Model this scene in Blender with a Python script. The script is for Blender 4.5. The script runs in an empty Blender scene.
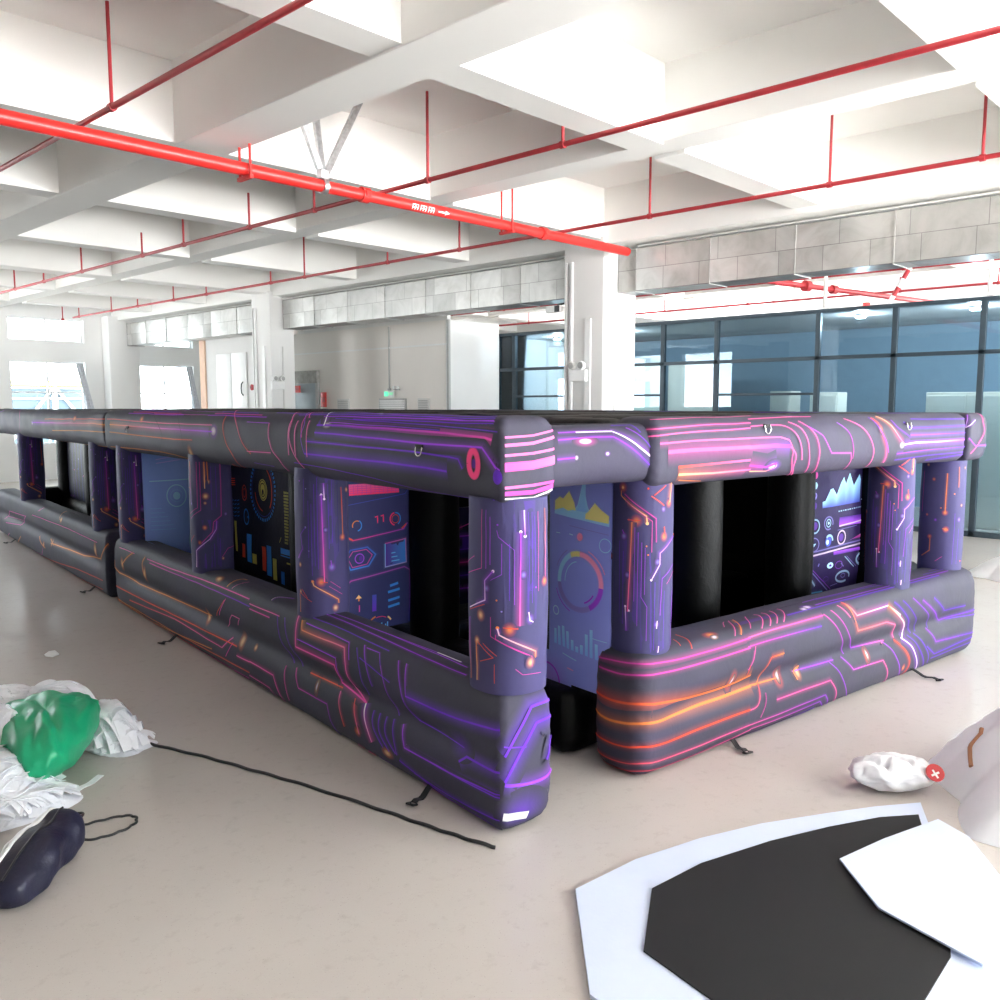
import math
def lerp(a,b,t): return a+(b-a)*t
def sstep(x,a,b):
    t=max(0.,min(1.,(x-a)/(b-a))); return t*t*(3-2*t)
def vnoise(x,y,s=0):
    # cheap smooth pseudo noise
    return (math.sin(x*1.7+s)*math.cos(y*2.3+s*1.3)+.5*math.sin(x*4.1+y*1.9+s*2.1)+.35*math.cos(x*7.7-y*5.3+s*.7))/1.85

class Bar:
    """Inflated bar on a rounded-rectangle plan; p runs along its outline, q up its bulging side.
    ax='y': length along y with the outer face at x=x0 ; ax='x': length along x with the outer face at y=y0"""
    def __init__(s,ax,x0,y0,L,W,z0,lobes,n=2.8,rc=.05,crease=1.,wob=.004,seed=0,nq=40,sag=None):
        s.ax,s.x0,s.y0,s.L,s.W,s.z0=ax,x0,y0,L,W,z0
        s.rc,s.crease,s.wob,s.seed,s.sag=rc,crease,wob,seed,sag
        s.lobes=lobes;s.n=n
        s.zt=lobes[-1][0]+lobes[-1][1];s.zb=lobes[0][0]-lobes[0][1]
        s.H=s.zt-s.zb
        h=W/2
        prof=[]
        N=400
        for i in range(N+1):
            u=-1+2*i/N
            z=s.zb+s.H*(.5+.5*math.sin(u*math.pi/2))
            w=0;wf=0
            for zc,hh in lobes:
                t=(z-zc)/hh
                if abs(t)<=1: w=max(w,(1-abs(t)**n)**(1/n))
            t=(z-(s.zb+s.zt)/2)/(s.H/2)
            wf=max(0.,1-abs(t)**(n*1.7))**(1/(n*1.7))
            if len(lobes)>1:
                tc=(z-(s.zb+s.zt)/2)/.062; w=wf-.25*math.exp(-tc*tc)-.03*(1-math.cos(min(1,abs(t))*2*math.pi))*.5*0
            prof.append((z,h*(1-w),h*(1-max(w,wf))))
        s.prof=prof
        # q = z +- d
        s.qs=[]
        mid=(s.zb+s.zt)/2
        ztop=lobes[-1][0];zbot=lobes[0][0]
        for z,d,df in prof:
            s.qs.append(z+d if z>ztop else (z-d if z<zbot else z))
        s.qmin,s.qmax=s.qs[0],s.qs[-1]
    def _prof(s,q,k):
        qs=s.qs
        if q<=qs[0]: z,d,df=s.prof[0]
        elif q>=qs[-1]: z,d,df=s.prof[-1]
        else:
            lo,hi=0,len(qs)-1
            while hi-lo>1:
                m=(lo+hi)//2
                if qs[m]<=q: lo=m
                else: hi=m
            t=(q-qs[lo])/max(1e-9,qs[hi]-qs[lo])
            z,d,df=[lerp(a,b,t) for a,b in zip(s.prof[lo],s.prof[hi])]
        return z,lerp(df,d,k)
    def outline(s,p):
        """p in [-W,L+W] covers end, front, end ; beyond = back face. returns (a,b)"""
        L,W,rc=s.L,s.W,s.rc
        P=2*(L+W)
        p=(p+W)%P-W      # -W .. 2L+W
        def corner(ca,cb,ang0,t):  # arc
            a=ang0-t*math.pi/2
            return ca+rc*math.cos(a),cb+rc*math.sin(a)
        for pc,(ca,cb),a0 in ((0,(rc,rc),math.pi),(L,(L-rc,rc),1.5*math.pi),(L+W,(L-rc,W-rc),0),(2*L+W,(rc,W-rc),.5*math.pi),(-W,(rc,W-rc),.5*math.pi)):
            if abs(p-pc)<rc:
                t=(p-pc+rc)/(2*rc)
                # outline goes clockwise seen with b down: angle increases
                a=a0+t*math.pi/2
                return ca+rc*math.cos(a),cb+rc*math.sin(a)
        if p<0: return 0,-p
        if p<=L: return p,0
        if p<=L+W: return L,p-L
        return L-(p-L-W),W
    def pos(s,p,q,off=0.):
        L,W=s.L,s.W;h=W/2
        a,b=s.outline(p)
        P=2*(L+W);pp=(p+W)%P-W
        dc=min(abs(pp),abs(pp-L),abs(pp-L-W),abs(pp+W))
        k=s.crease*sstep(dc,.02,.55) if 0<=pp<=L else 0.
        z,d=s._prof(q,k)
        # wrinkles near vertical seams + lazy undulation
        d-= off
        wr=.0022*math.exp(-dc/.05)*math.sin(q*75+math.sin(p*9)*2)*(1 if 0<=pp<=L else .6)
        und=s.wob*vnoise(p*2.3,q*3,s.seed)
        d+=wr*min(1,d/h*0+1)*(1-min(1,max(0,d)/h))+und*(1-min(1,max(0,d)/h))
        sa=min(max(a,h),L-h)
        t=d/h
        a2=lerp(a,sa,t);b2=lerp(b,h,t)
        zc=(s.zb+s.zt)/2
        z2=z+off*max(-1,min(1,(z-zc)/(s.H*.5)))**5*1.0
        z2+=s.wob*.8*vnoise(a*1.9,b*3,s.seed+3)*sstep(z,s.zb+.1,s.zt)
        if s.sag: z2+=s.sag(a)
        if s.ax=='y': return (s.x0+b2,s.y0+a2,z2)
        return (s.x0+a2,s.y0+b2,z2)
class Post:
    def __init__(s,cx,cy,z0,z1,r=.15,n=2.5,seed=0,rot=0.):
        s.cx,s.cy,s.z0,s.z1,s.r,s.n,s.seed,s.rot=cx,cy,z0,z1,r,n,seed,rot
    def pos(s,p,q,off=0.):
        """p: angle-arc length (m) around from the direction rot ; q: z"""
        a=p/s.r+s.rot
        c,sn=math.cos(a),math.sin(a)
        rr=s.r/((abs(c)**s.n+abs(sn)**s.n)**(1/s.n))
        t=(q-s.z0)/(s.z1-s.z0)
        rr*=1+.03*math.sin(max(0,min(1,t))*math.pi)-.02
        rr+=.0022*math.sin(q*46+s.seed+math.sin(a*3)*1.5)*math.exp(-min(t,1-t)/.12) + .0022*vnoise(a*2,q*6,s.seed)
        rr+=off
        return (s.cx+rr*c,s.cy+rr*sn,q)
FAB_L=[(.168,.168),(.492,.168)]
TUB=[(1.665,.178)]; TUBN=[(1.664,.192)]
# maze frame: x right-away, y left-away
BAR={
 'lbase':Bar('y',2.30,2.84,5.87,.31,0,FAB_L,rc=.045,seed=1),
 'lbase2':Bar('y',2.30,8.98,5.87,.31,0,FAB_L,rc=.045,seed=2),
 'fbase':Bar('x',3.19,2.84,3.85,.365,0,FAB_L,rc=.10,seed=3),
 'ltube':Bar('y',2.30,2.84,5.965,.31,0,TUBN,n=2.9,rc=.03,seed=4,wob=.006),
 'ltube2':Bar('y',2.30,8.825,6.025,.31,0,TUB,n=2.9,rc=.03,seed=5,wob=.009),
 'ftube':Bar('x',3.25,2.84,3.42,.31,0,TUB,n=2.6,rc=.05,seed=6,wob=.005),
 'lintel':Bar('x',2.52,2.87,.89,.30,0,[(1.665,.145)],n=2.3,rc=.11,seed=7),
 'rtube':Bar('y',6.66,2.82,5.9,.31,0,TUB,n=2.9,rc=.03,seed=8),
}
POST={
 'p1':Post(2.468,3.0,.635,1.50,.168,2.4,1,rot=-2.45),
 'p2':Post(2.455,4.76,.635,1.53,.150,2.5,2,rot=-2.45),
 'p3':Post(2.455,6.56,.635,1.53,.150,2.5,3,rot=-2.45),
 'p4':Post(2.455,8.46,.635,1.53,.150,2.5,4,rot=-2.45),
 'p5':Post(2.455,9.42,.635,1.53,.150,2.5,5,rot=-2.45),
 'p6':Post(2.455,13.0,.635,1.53,.150,2.5,6,rot=-2.45),
 'q1':Post(3.38,3.02,.635,1.56,.150,2.3,7,rot=-2.2),
 'q2':Post(5.93,3.01,.635,1.60,.145,2.3,8,rot=-2.6),
 'q3':Post(6.83,3.06,.635,1.53,.150,2.3,9,rot=-2.6),
}
LINES={'ltube':[[11,'V:M',5,0,[1.672,1.803,1.301,1.803,0.809,1.793,0.382,1.787,0.115,1.771,0.066,1.759]],
[9,'W:W',3,1,[1.589,1.801,1.603,1.861,1.7,2.006]],
[8,'V:P',3,0,[1.686,1.749,1.148,1.738,0.568,1.722,0.26,1.724,0.131,1.721,0.035,1.633]],
[6,'V:V',3,0,[1.789,1.693,1.275,1.685,0.675,1.68,0.372,1.668,0.308,1.662,0.278,1.618]],
[9,'V:V',4,0,[1.811,1.619,1.28,1.615,0.905,1.614,0.573,1.607,0.395,1.598]],
[4,'V:V',0,0,[1.963,1.551,1.447,1.531,1.064,1.502,0.651,1.439,0.354,1.421,0.058,1.45]],
[4,'V:P',1,0,[1.65,1.998,0.904,1.92,0.055,1.875]],
[4,'V:V',1,0,[1.498,1.861,0.835,1.84,0.293,1.827,0.028,1.804]],
[4,'P:V',1,0,[1.542,1.825,0.817,1.81,0.465,1.801]],
[5,'K:K',1,1,[2.14,1.997,2.012,1.835,2.006,1.71,1.956,1.62,1.858,1.513]],
[5,'K:K',1,0,[2.311,1.806,2.294,1.7]],
[5,'K:K',1,1,[2.294,1.7,2.249,1.623,2.159,1.558,2.103,1.455]],
[4,'M:M',1,1,[1.86,1.985,1.873,1.913,1.862,1.823,1.84,1.714]],
[6,'K:M',2,1,[1.78,1.973,1.9,1.973,1.813,1.868]],
[4,'P:P',0,0,[2.657,1.808,2.311,1.806]],
[5,'K:K',1,0,[2.626,1.599,2.272,1.604]],
[4,'P:V',0,1,[1.98,1.997,1.833,1.822,1.849,1.714,1.811,1.619]],
[3,'V:V',0,0,[2.56,1.508,2.279,1.493]],
[5,'P:P',1,0,[0.131,1.721,0.035,1.638,0.01,1.626]],
[5,'R:R',1,1,[3.048,1.866,3.038,1.749,2.988,1.645,2.886,1.545,2.86,1.385]],
[5,'K:R',1,1,[3.1,2.006,2.84,1.799,2.71,1.663,2.57,1.583]],
[8,'R:R',2,1,[3.012,1.448,2.98,1.385,2.86,1.385]],
[9,'O:P',4,0,[5.768,1.722,4.889,1.716,4,1.717,3.23,1.714]],
[6,'R:K',1,0,[5.851,1.783,4.897,1.766,4.018,1.765,3.241,1.765]],
[5,'O:R',1,0,[5.774,1.651,4.901,1.641,4.001,1.637,3.637,1.643]],
[6,'O:O',1,0,[5.815,1.482,5.005,1.495,4.461,1.497,4.113,1.481,3.852,1.439,3.669,1.442]],
[4,'M:P',0,0,[5.785,1.961,4.34,1.973,3.159,1.913]],
[4,'K:P',0,0,[4.611,1.875,3.579,1.871,3.087,1.864]],
[4,'D:D',0,1,[4.86,1.985,4.431,1.768,4.301,1.642,4.437,1.518]],
[4,'D:D',0,1,[4.26,2.006,3.901,1.753,3.825,1.551]],
[9,'K:K',0,0,[-0.017,1.774,-0.17,1.782,-0.3,1.807]],
[12,'K:K',0,0,[-0.017,1.734,-0.169,1.742,-0.3,1.769]],
[9,'K:K',0,0,[-0.017,1.689,-0.17,1.695,-0.3,1.71]],
[30,'M:K',0,0,[-0.017,1.639,-0.172,1.643,-0.3,1.661]],
[12,'K:M',0,0,[-0.017,1.54,-0.176,1.545,-0.3,1.558]],
[22,'M:M',0,0,[-0.017,1.504,-0.181,1.501,-0.3,1.534]],
[12,'W:W',0,0,[-0.016,1.465,-0.193,1.459,-0.3,1.51]]],'ltube2':[[8,'P:O',4,0,[3.129,1.687,2.114,1.7,1.077,1.712,0.304,1.724,-0.034,1.716]],
[5,'R:R',1,0,[2.499,1.743,1.101,1.761,-0.035,1.783]],
[5,'O:O',1,0,[2.126,1.61,0.904,1.639,-0.019,1.646]],
[6,'O:O',1,0,[2.46,1.496,2.38,1.4,1.3,1.4,0.005,1.45]],
[4,'D:D',0,1,[4.74,1.988,4.245,1.782,4.123,1.604,4.38,1.4]],
[4,'D:D',0,1,[3.5,1.976,3.02,1.796,2.941,1.629,3.06,1.448]],
[4,'P:P',0,0,[5.46,1.832,5.14,1.856]],
[3,'M:M',0,1,[4.34,1.988,3.946,1.744,3.98,1.52]]],'lbase2':[[7,'O:O',2,0,[2.402,0.265,1.563,0.294,0.944,0.308,0.193,0.38,-0.025,0.559]],
[5,'M:K',0,0,[3.33,0.514,1.745,0.545,0.286,0.536]],
[5,'M:M',0,0,[5.288,0.264,4.86,0.417,3.693,0.46,4.208,0.288,5.153,0.224]],
[4,'M:M',0,0,[5.136,0.313,4.02,0.369]],
[5,'M:M',0,0,[3.74,-0.015,2.94,0.033,2.78,0.165]],
[5,'R:R',1,0,[3.02,-0.015,1.252,0.13,0.145,0.169]],
[4,'R:R',0,0,[2.66,-0.015,1.42,-0.015,0.17,0.061]],
[4,'R:R',0,0,[2.1,-0.015,1.1,-0.027,0.27,-0.015]],
[5,'R:O',1,0,[1.46,-0.015,0.78,-0.015,0.2,-0.015]],
[5,'K:K',0,1,[4.94,0.093,5.26,-0.027,4.9,-0.015]],
[5,'O:O',2,0,[4.14,0.141,4.54,-0.027]],
[6,'O:O',2,1,[3.026,0.273,2.896,0.211,2.665,0.172]],
[6,'O:O',2,0,[2.481,0.305,2.272,0.257]],
[5,'M:M',0,0,[2.994,0.601,2.788,0.688]],
[4,'O:O',0,1,[2.14,0.81,1.984,0.715,1.897,0.607]]],'lbase':[[6,'K:M',1,0,[4.866,0.588,4.167,0.599,3.529,0.618,2.702,0.621]],
[5,'M:V',1,0,[4.788,0.561,3.613,0.571,2.68,0.567]],
[6,'O:O',2,0,[5.83,0.441,5.83,0.369,5.711,0.334,5.191,0.308,4.285,0.328,3.448,0.348]],
[4,'R:R',0,0,[3.311,0.375,3.197,0.458,3.112,0.53]],
[6,'R:R',1,0,[5.83,0.189,4.809,0.204,3.138,0.233,2.915,0.236]],
[5,'O:O',1,0,[5.83,0.057,4.94,-0.003,3.389,0.109]],
[5,'R:R',0,0,[5.83,0.033,4.9,-0.015,3.701,0.019]],
[6,'O:O',2,1,[5.249,0.592,5.423,0.519,5.598,0.423]],
[6,'O:O',2,1,[4.926,0.598,4.99,0.522,4.947,0.427]],
[5,'O:O',1,1,[3.109,0.641,3.088,0.713,3.101,0.791,3.05,0.81]],
[4,'K:K',0,1,[3.024,0.644,2.978,0.715,2.97,0.791]],
[5,'K:K',0,0,[5.669,0.587,5.213,0.59]],
[5,'K:K',0,0,[3.151,0.325,2.982,0.445,2.853,0.443,2.917,0.384]],
[5,'M:M',0,0,[3.091,0.544,3.242,0.393]],
[6,'R:K',1,0,[5.413,0.121,4.186,0.186,3.185,0.168,3.014,0.275]],
[5,'O:R',1,0,[5.83,0.045,4.238,0.05,2.72,0.089]],
[5,'R:M',0,0,[5.83,0.021,4.3,-0.015,2.757,0.025]],
[5,'R:M',1,0,[4.86,-0.015,3.7,-0.015,2.78,-0.015]],
[7,'K:K',2,0,[2.923,0.169,2.702,0.176]],
[5,'M:M',0,0,[3.129,0.112,2.989,0.246]],
[7,'K:M',2,0,[2.702,0.179,2.328,0.175,2.283,0.098,2.22,-0.015]],
[5,'K:M',1,0,[2.731,0.064,2.416,0.055,2.34,-0.015]],
[4,'M:V',0,0,[2.74,-0.015,2.38,-0.015]],
[8,'K:M',3,0,[1.984,0.656,1.984,0.546,1.985,0.439,1.5,0.436,1.475,0.334,1.19,0.293]],
[8,'O:K',4,0,[1.927,0.631,1.908,0.562,1.625,0.562,1.387,0.569,1.369,0.468]],
[8,'K:M',3,1,[1.369,0.468,1.338,0.363,1.197,0.294]],
[5,'P:P',1,0,[1.869,0.622,1.344,0.613,1.328,0.508]],
[5,'P:P',1,0,[1.965,0.492,1.483,0.48,1.463,0.344]],
[4,'V:V',1,1,[2.259,0.591,2.211,0.447,2.078,0.308]],
[4,'V:V',1,1,[2.151,0.598,2.107,0.47,1.963,0.314]],
[5,'P:V',2,1,[1.187,0.639,1.149,0.522,1.094,0.415]],
[4,'P:V',1,0,[1.159,0.626,1.027,0.628,1.003,0.556]],
[4,'P:V',1,1,[1.003,0.556,0.939,0.409,0.875,0.311]],
[5,'P:V',2,1,[0.846,0.63,0.812,0.497,0.759,0.375,0.671,0.338]],
[5,'P:V',2,0,[0.77,0.631,0.759,0.451,0.505,0.458]],
[8,'V:V',4,1,[0.759,0.451,0.385,0.459,0.189,0.476,0.011,0.497]],
[4,'V:V',1,1,[1.257,0.602,1.215,0.477,1.18,0.339]],
[4,'V:V',1,0,[1.219,0.549,0.911,0.484]],
[4,'V:V',1,0,[0.693,0.339,0.292,0.328]],
[6,'P:V',3,0,[0.815,0.287,0.777,0.179,0.385,0.181,0.011,0.203]],
[9,'V:V',4,0,[0.315,0.258,0.262,0.296,0.01,0.305]],
[5,'V:V',2,1,[1.101,0.28,1.084,0.193,0.988,0.108]],
[5,'V:V',2,1,[1.039,0.281,1.019,0.185,0.925,0.107]],
[5,'V:V',2,1,[0.973,0.282,0.957,0.191,0.865,0.114]],
[5,'V:V',2,1,[0.907,0.287,0.884,0.206,0.853,0.11]],
[9,'W:K',4,1,[1.197,0.292,1.172,0.209,1.108,0.099]],
[7,'R:K',3,1,[1.308,0.29,1.269,0.181,1.238,0.105]],
[6,'K:R',2,1,[1.468,0.291,1.446,0.204,1.404,0.1]],
[5,'M:V',1,0,[2.03,0.292,1.963,0.184,1.595,0.185,1.566,0.088,1.5,-0.015]],
[5,'M:M',1,0,[2.159,0.276,2.157,0.186,2.125,0.047]],
[5,'R:R',2,0,[1.854,0.302,1.73,0.304,1.46,0.309]],
[6,'K:R',2,0,[1.295,0.003,1.22,-0.003]],
[6,'K:R',1,0,[1.187,-0.001,1.1,-0.003]],
[7,'W:W',2,0,[1.075,-0.008,0.9,-0.015]],
[6,'V:V',3,0,[0.706,0.057,0.409,0.041,0.207,0.053,0.014,0.069]],
[6,'V:V',3,0,[0.834,0.087,0.58,0.035,0.337,-0.014,0.03,-0.027]],
[7,'M:V',3,0,[0.66,-0.015,0.3,-0.003,0.09,-0.015,0.02,-0.027]],
[5,'V:V',2,0,[0.73,0.181,0.47,0.177,0.189,0.183,0.011,0.188]],
[5,'P:P',2,0,[1.81,0.766,1.199,0.747,0.678,0.716,0.331,0.713]],
[5,'P:P',1,0,[1.838,0.81,1.143,0.808,0.56,0.789,0.404,0.782]],
[4,'V:V',1,0,[1.841,0.681,1.389,0.68,0.956,0.664]],
[4,'P:P',1,0,[1.69,0.81,1.09,0.81,0.484,0.81]],
[7,'W:W',2,1,[0.69,0.81,0.61,0.81,0.49,0.81]],
[5,'K:K',1,0,[2.686,0.587,2.229,0.588]],
[5,'M:M',1,0,[2.677,0.551,2.364,0.549]],
[5,'W:P',2,1,[2.408,0.684,2.39,0.747,2.288,0.801]],
[12,'V:V',4,0,[-0.017,0.375,-0.174,0.575,-0.3,0.584]],
[12,'V:V',4,0,[-0.017,0.259,-0.197,0.491,-0.3,0.503]],
[8,'V:V',2,0,[-0.26,0.303,-0.3,0.409]],
[12,'V:P',3,1,[-0.017,0.248,-0.14,0.221,-0.244,0.22,-0.3,0.249]],
[5,'V:V',0,0,[-0.012,0.422,-0.138,0.394]],
[34,'W:W',2,0,[-0.006,0.09,-0.086,0.075,-0.158,0.057]]],'fbase':[[11,'M:M',3,1,[-0.385,0.593,-0.176,0.612,-0.005,0.628,0.273,0.607,0.581,0.605,0.92,0.616]],
[10,'M:M',2,1,[-0.312,0.546,-0.164,0.544,-0.004,0.562,0.262,0.549,0.571,0.547,0.905,0.554]],
[15,'R:O',4,1,[-0.328,0.407,-0.194,0.39,-0.001,0.41,0.166,0.393,0.514,0.355,0.775,0.357,0.945,0.377]],
[15,'O:O',3,1,[-0.334,0.307,-0.21,0.282,0.001,0.309,0.154,0.3,0.284,0.303,0.665,0.301,0.968,0.307]],
[11,'R:R',2,1,[-0.338,0.176,-0.188,0.162,0.004,0.185,0.191,0.177,0.472,0.187,0.918,0.189]],
[9,'R:K',2,1,[-0.345,0.078,-0.198,0.058,0.007,0.088,0.186,0.076,0.488,0.076,0.934,0.088]],
[9,'R:K',1,1,[-0.335,0.041,-0.234,-0.019,0.009,0.03,0.216,0.001,0.519,0.003,0.948,0.045]],
[8,'R:M',1,1,[-0.315,0.005,-0.185,-0.031,0.015,-0.031,0.215,-0.031,0.54,-0.031,0.98,-0.031]],
[5,'R:R',1,0,[0.462,0.835,0.447,0.733,0.424,0.649]],
[5,'R:R',0,0,[0.374,0.776,0.355,0.693]],
[7,'O:O',2,1,[0.97,0.838,0.937,0.783,0.85,0.655]],
[5,'K:K',1,1,[0.93,0.838,0.896,0.796,0.797,0.659]],
[5,'K:K',1,1,[1.09,0.838,1.04,0.789,0.956,0.683]],
[4,'K:K',1,1,[0.89,0.838,0.864,0.824,0.804,0.77]],
[6,'R:R',1,0,[0.906,0.446,0.899,0.388]],
[10,'K:M',3,0,[0.898,0.62,1.219,0.632,1.672,0.634]],
[8,'M:V',3,0,[0.883,0.562,1.275,0.566,1.634,0.562]],
[7,'M:P',1,1,[1.681,0.641,1.805,0.523,1.878,0.424,1.966,0.312]],
[7,'M:P',1,1,[1.772,0.656,1.883,0.537,1.968,0.426,2.053,0.337]],
[8,'P:K',2,0,[2.053,0.337,2.47,0.315,2.432,0.303]],
[10,'R:W',4,0,[1.934,0.706,2.044,0.565,2.449,0.571,2.613,0.474]],
[11,'O:W',4,1,[2.449,0.571,2.585,0.478,2.742,0.358,2.713,0.293]],
[9,'O:K',3,0,[1.957,0.675,2.057,0.458,2.429,0.455,2.555,0.416,2.613,0.308]],
[7,'K:K',1,0,[1.868,0.684,1.968,0.562]],
[7,'V:V',3,1,[2.537,0.584,2.628,0.517,2.746,0.417,2.849,0.305]],
[6,'V:V',2,1,[2.651,0.576,2.771,0.485,2.891,0.373,2.913,0.304]],
[6,'P:V',2,1,[2.791,0.575,2.933,0.481,3.077,0.381,3.097,0.301]],
[7,'P:V',3,0,[2.933,0.538,3.284,0.326,3.8,0.341]],
[7,'V:V',3,0,[3.105,0.53,3.291,0.402,3.618,0.394]],
[6,'V:V',2,0,[3.386,0.32,3.8,0.305]],
[6,'K:M',2,1,[0.953,0.552,0.932,0.472,0.888,0.422]],
[8,'O:R',3,0,[1.238,0.458,1.112,0.456]],
[7,'R:O',2,1,[1.112,0.456,1.076,0.398,1.03,0.312,0.97,0.312]],
[7,'O:O',3,0,[0.969,0.31,1.163,0.304,1.227,0.303]],
[7,'P:P',3,0,[1.385,0.31,1.608,0.304,1.831,0.3]],
[9,'O:O',2,0,[1.461,0.33,1.396,0.308,1.406,0.261]],
[8,'K:K',3,0,[1.176,0.191,1.75,0.192]],
[8,'K:K',2,1,[1.75,0.192,1.831,0.1,1.86,-0.019]],
[7,'K:P',2,0,[0.922,0.086,1.306,0.088,1.71,0.099]],
[7,'P:P',2,1,[1.71,0.099,1.758,0.038,1.78,-0.031]],
[7,'K:P',2,0,[0.935,0.05,1.321,0.046,1.663,0.059]],
[7,'P:V',2,1,[1.663,0.059,1.74,-0.031,1.7,-0.031]],
[8,'P:V',3,0,[0.98,-0.031,1.32,-0.032,1.627,0.008]],
[6,'P:P',1,1,[1.776,0.298,1.883,0.19,2.02,-0.019]],
[7,'P:K',2,0,[1.923,0.302,2.023,0.207,2.397,0.2]],
[7,'K:K',2,1,[2.397,0.2,2.48,0.098,2.5,-0.031]],
[7,'P:P',1,1,[2.449,0.311,2.541,0.233,2.636,0.114,2.686,-0.004]],
[9,'R:R',3,1,[2.603,0.297,2.742,0.179,2.789,0.083,2.74,-0.031]],
[10,'W:W',4,1,[2.698,0.295,2.813,0.211,2.893,0.099,2.94,-0.031]],
[6,'V:V',3,1,[2.788,0.298,2.886,0.216,2.982,0.101,3.06,-0.031]],
[6,'V:V',2,1,[2.878,0.298,2.966,0.221,3.064,0.105,3.081,0.025]],
[7,'P:V',3,0,[3.071,0.305,3.162,0.194,3.79,0.161]],
[7,'V:V',3,0,[3.02,0.184,3.158,0.096,3.79,0.125]],
[6,'V:V',2,0,[3.112,0.066,3.79,0.077]],
[7,'K:R',2,1,[0.918,0.186,0.988,0.199,1.025,0.274,1.037,0.311]],
[5,'M:M',1,1,[1.024,0.111,1.063,0.182,1.072,0.252]],
[6,'P:V',2,0,[1.69,0.838,2.37,0.838,2.809,0.838]],
[6,'V:V',2,0,[1.823,0.828,2.487,0.817,2.785,0.757]],
[5,'P:P',1,0,[2.01,0.838,2.61,0.838]],
[5,'V:V',2,0,[3.192,0.794,3.74,0.797,3.86,0.737]],
[5,'V:V',2,0,[3.37,0.838,3.53,0.838]],
[6,'K:K',1,1,[1.25,0.838,1.242,0.793,1.131,0.662]],
[6,'K:K',1,1,[1.33,0.838,1.305,0.784,1.202,0.669]],
[6,'K:K',1,1,[1.41,0.838,1.394,0.791,1.266,0.665]],
[6,'K:K',1,1,[1.17,0.838,1.179,0.802,1.047,0.659]]],'ftube':[[9,'K:K',2,0,[-0.051,1.8,0.21,1.818,0.518,1.836,0.826,1.84]],
[9,'K:K',1,0,[-0.035,1.754,0.201,1.774,0.495,1.785,0.801,1.796]],
[11,'K:K',2,0,[0.044,1.713,0.278,1.722,0.526,1.725,0.781,1.726]],
[22,'K:K',3,0,[0.106,1.669,0.317,1.673,0.526,1.673,0.78,1.674]],
[16,'R:K',3,0,[0.188,1.585,0.473,1.59,0.791,1.599]],
[18,'G:K',4,0,[0.196,1.533,0.497,1.521,0.819,1.527]],
[10,'O:O',1,0,[0.214,1.483,0.437,1.444]],
[6,'K:K',0,0,[-0.026,1.89,0.45,1.917,0.902,1.927]],
[9,'K:K',1,0,[0.833,1.88,1.186,1.899,1.474,1.903]],
[7,'K:K',1,1,[0.807,1.808,1.073,1.814,1.185,1.773,1.259,1.685,1.29,1.575]],
[9,'K:K',2,0,[0.781,1.726,1.063,1.724,1.146,1.704]],
[22,'K:P',3,0,[0.769,1.672,1.012,1.675,1.159,1.667]],
[7,'K:K',1,1,[1.146,1.704,1.187,1.644,1.197,1.561,1.3,1.376]],
[8,'K:K',2,1,[1.159,1.667,1.222,1.612,1.234,1.514,1.334,1.387]],
[8,'K:K',1,1,[1.185,1.84,1.278,1.783,1.335,1.691,1.36,1.59,1.42,1.436]],
[8,'K:K',2,1,[1.289,1.846,1.396,1.756,1.452,1.651,1.477,1.533,1.53,1.402]],
[18,'M:P',4,0,[0.793,1.561,0.948,1.539,1.044,1.565]],
[12,'G:M',4,0,[0.817,1.511,0.972,1.5,1.038,1.529,1.04,1.558]],
[7,'P:K',1,0,[1.331,1.812,1.493,1.724,1.6,1.611,1.829,1.602,1.856,1.544,1.861,1.433]],
[6,'P:M',1,1,[1.691,1.821,1.797,1.735,1.85,1.638,1.868,1.554]],
[8,'K:K',1,1,[1.8,1.862,1.968,1.768,2.08,1.648,2.114,1.528,2.118,1.442]],
[8,'R:K',4,1,[2.131,1.871,2.176,1.803,2.2,1.71,2.259,1.625,2.288,1.487]],
[10,'G:K',4,1,[2.223,1.896,2.324,1.79,2.4,1.706,2.488,1.639]],
[12,'W:P',4,0,[2.488,1.639,2.637,1.648,2.998,1.646,3.39,1.65]],
[8,'V:P',2,1,[2.108,1.879,2.175,1.748,2.253,1.659,2.294,1.587]],
[7,'P:V',2,1,[2.362,1.843,2.414,1.764,2.563,1.684]],
[7,'V:V',3,0,[2.512,1.814,2.572,1.755,3.39,1.76]],
[7,'V:V',2,0,[2.631,1.846,3.39,1.832]],
[8,'P:V',3,0,[2.563,1.701,3.39,1.7]],
[9,'P:V',3,0,[2.407,1.571,2.788,1.587,3.403,1.594]],
[7,'V:V',2,0,[2.417,1.509,2.825,1.534,3.39,1.544]],
[10,'V:V',3,0,[2.888,1.472,3.39,1.52]]],'lintel':[[9,'P:P',2,0,[0.14,1.822,0.313,1.829,0.503,1.823]],
[11,'W:W',4,0,[0.258,1.822,0.502,1.82,0.573,1.766,0.665,1.695,0.754,1.641]],
[10,'P:P',3,0,[0.128,1.765,0.309,1.777,0.492,1.775]],
[9,'P:V',3,0,[0.492,1.775,0.564,1.724,0.665,1.657,0.742,1.596]],
[9,'P:P',2,0,[0.122,1.659,0.233,1.663]],
[6,'P:V',1,0,[0.608,1.854,0.738,1.695]],
[6,'V:V',1,0,[0.534,1.889,0.66,1.888,0.684,1.801]]],'rtube':[[7,'K:K',2,1,[-0.25,1.952,-0.216,1.796,-0.237,1.697,-0.122,1.595,-0.038,1.526]],
[8,'P:W',3,0,[0.004,1.889,0.03,1.741,-0.094,1.812]]]}
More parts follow.
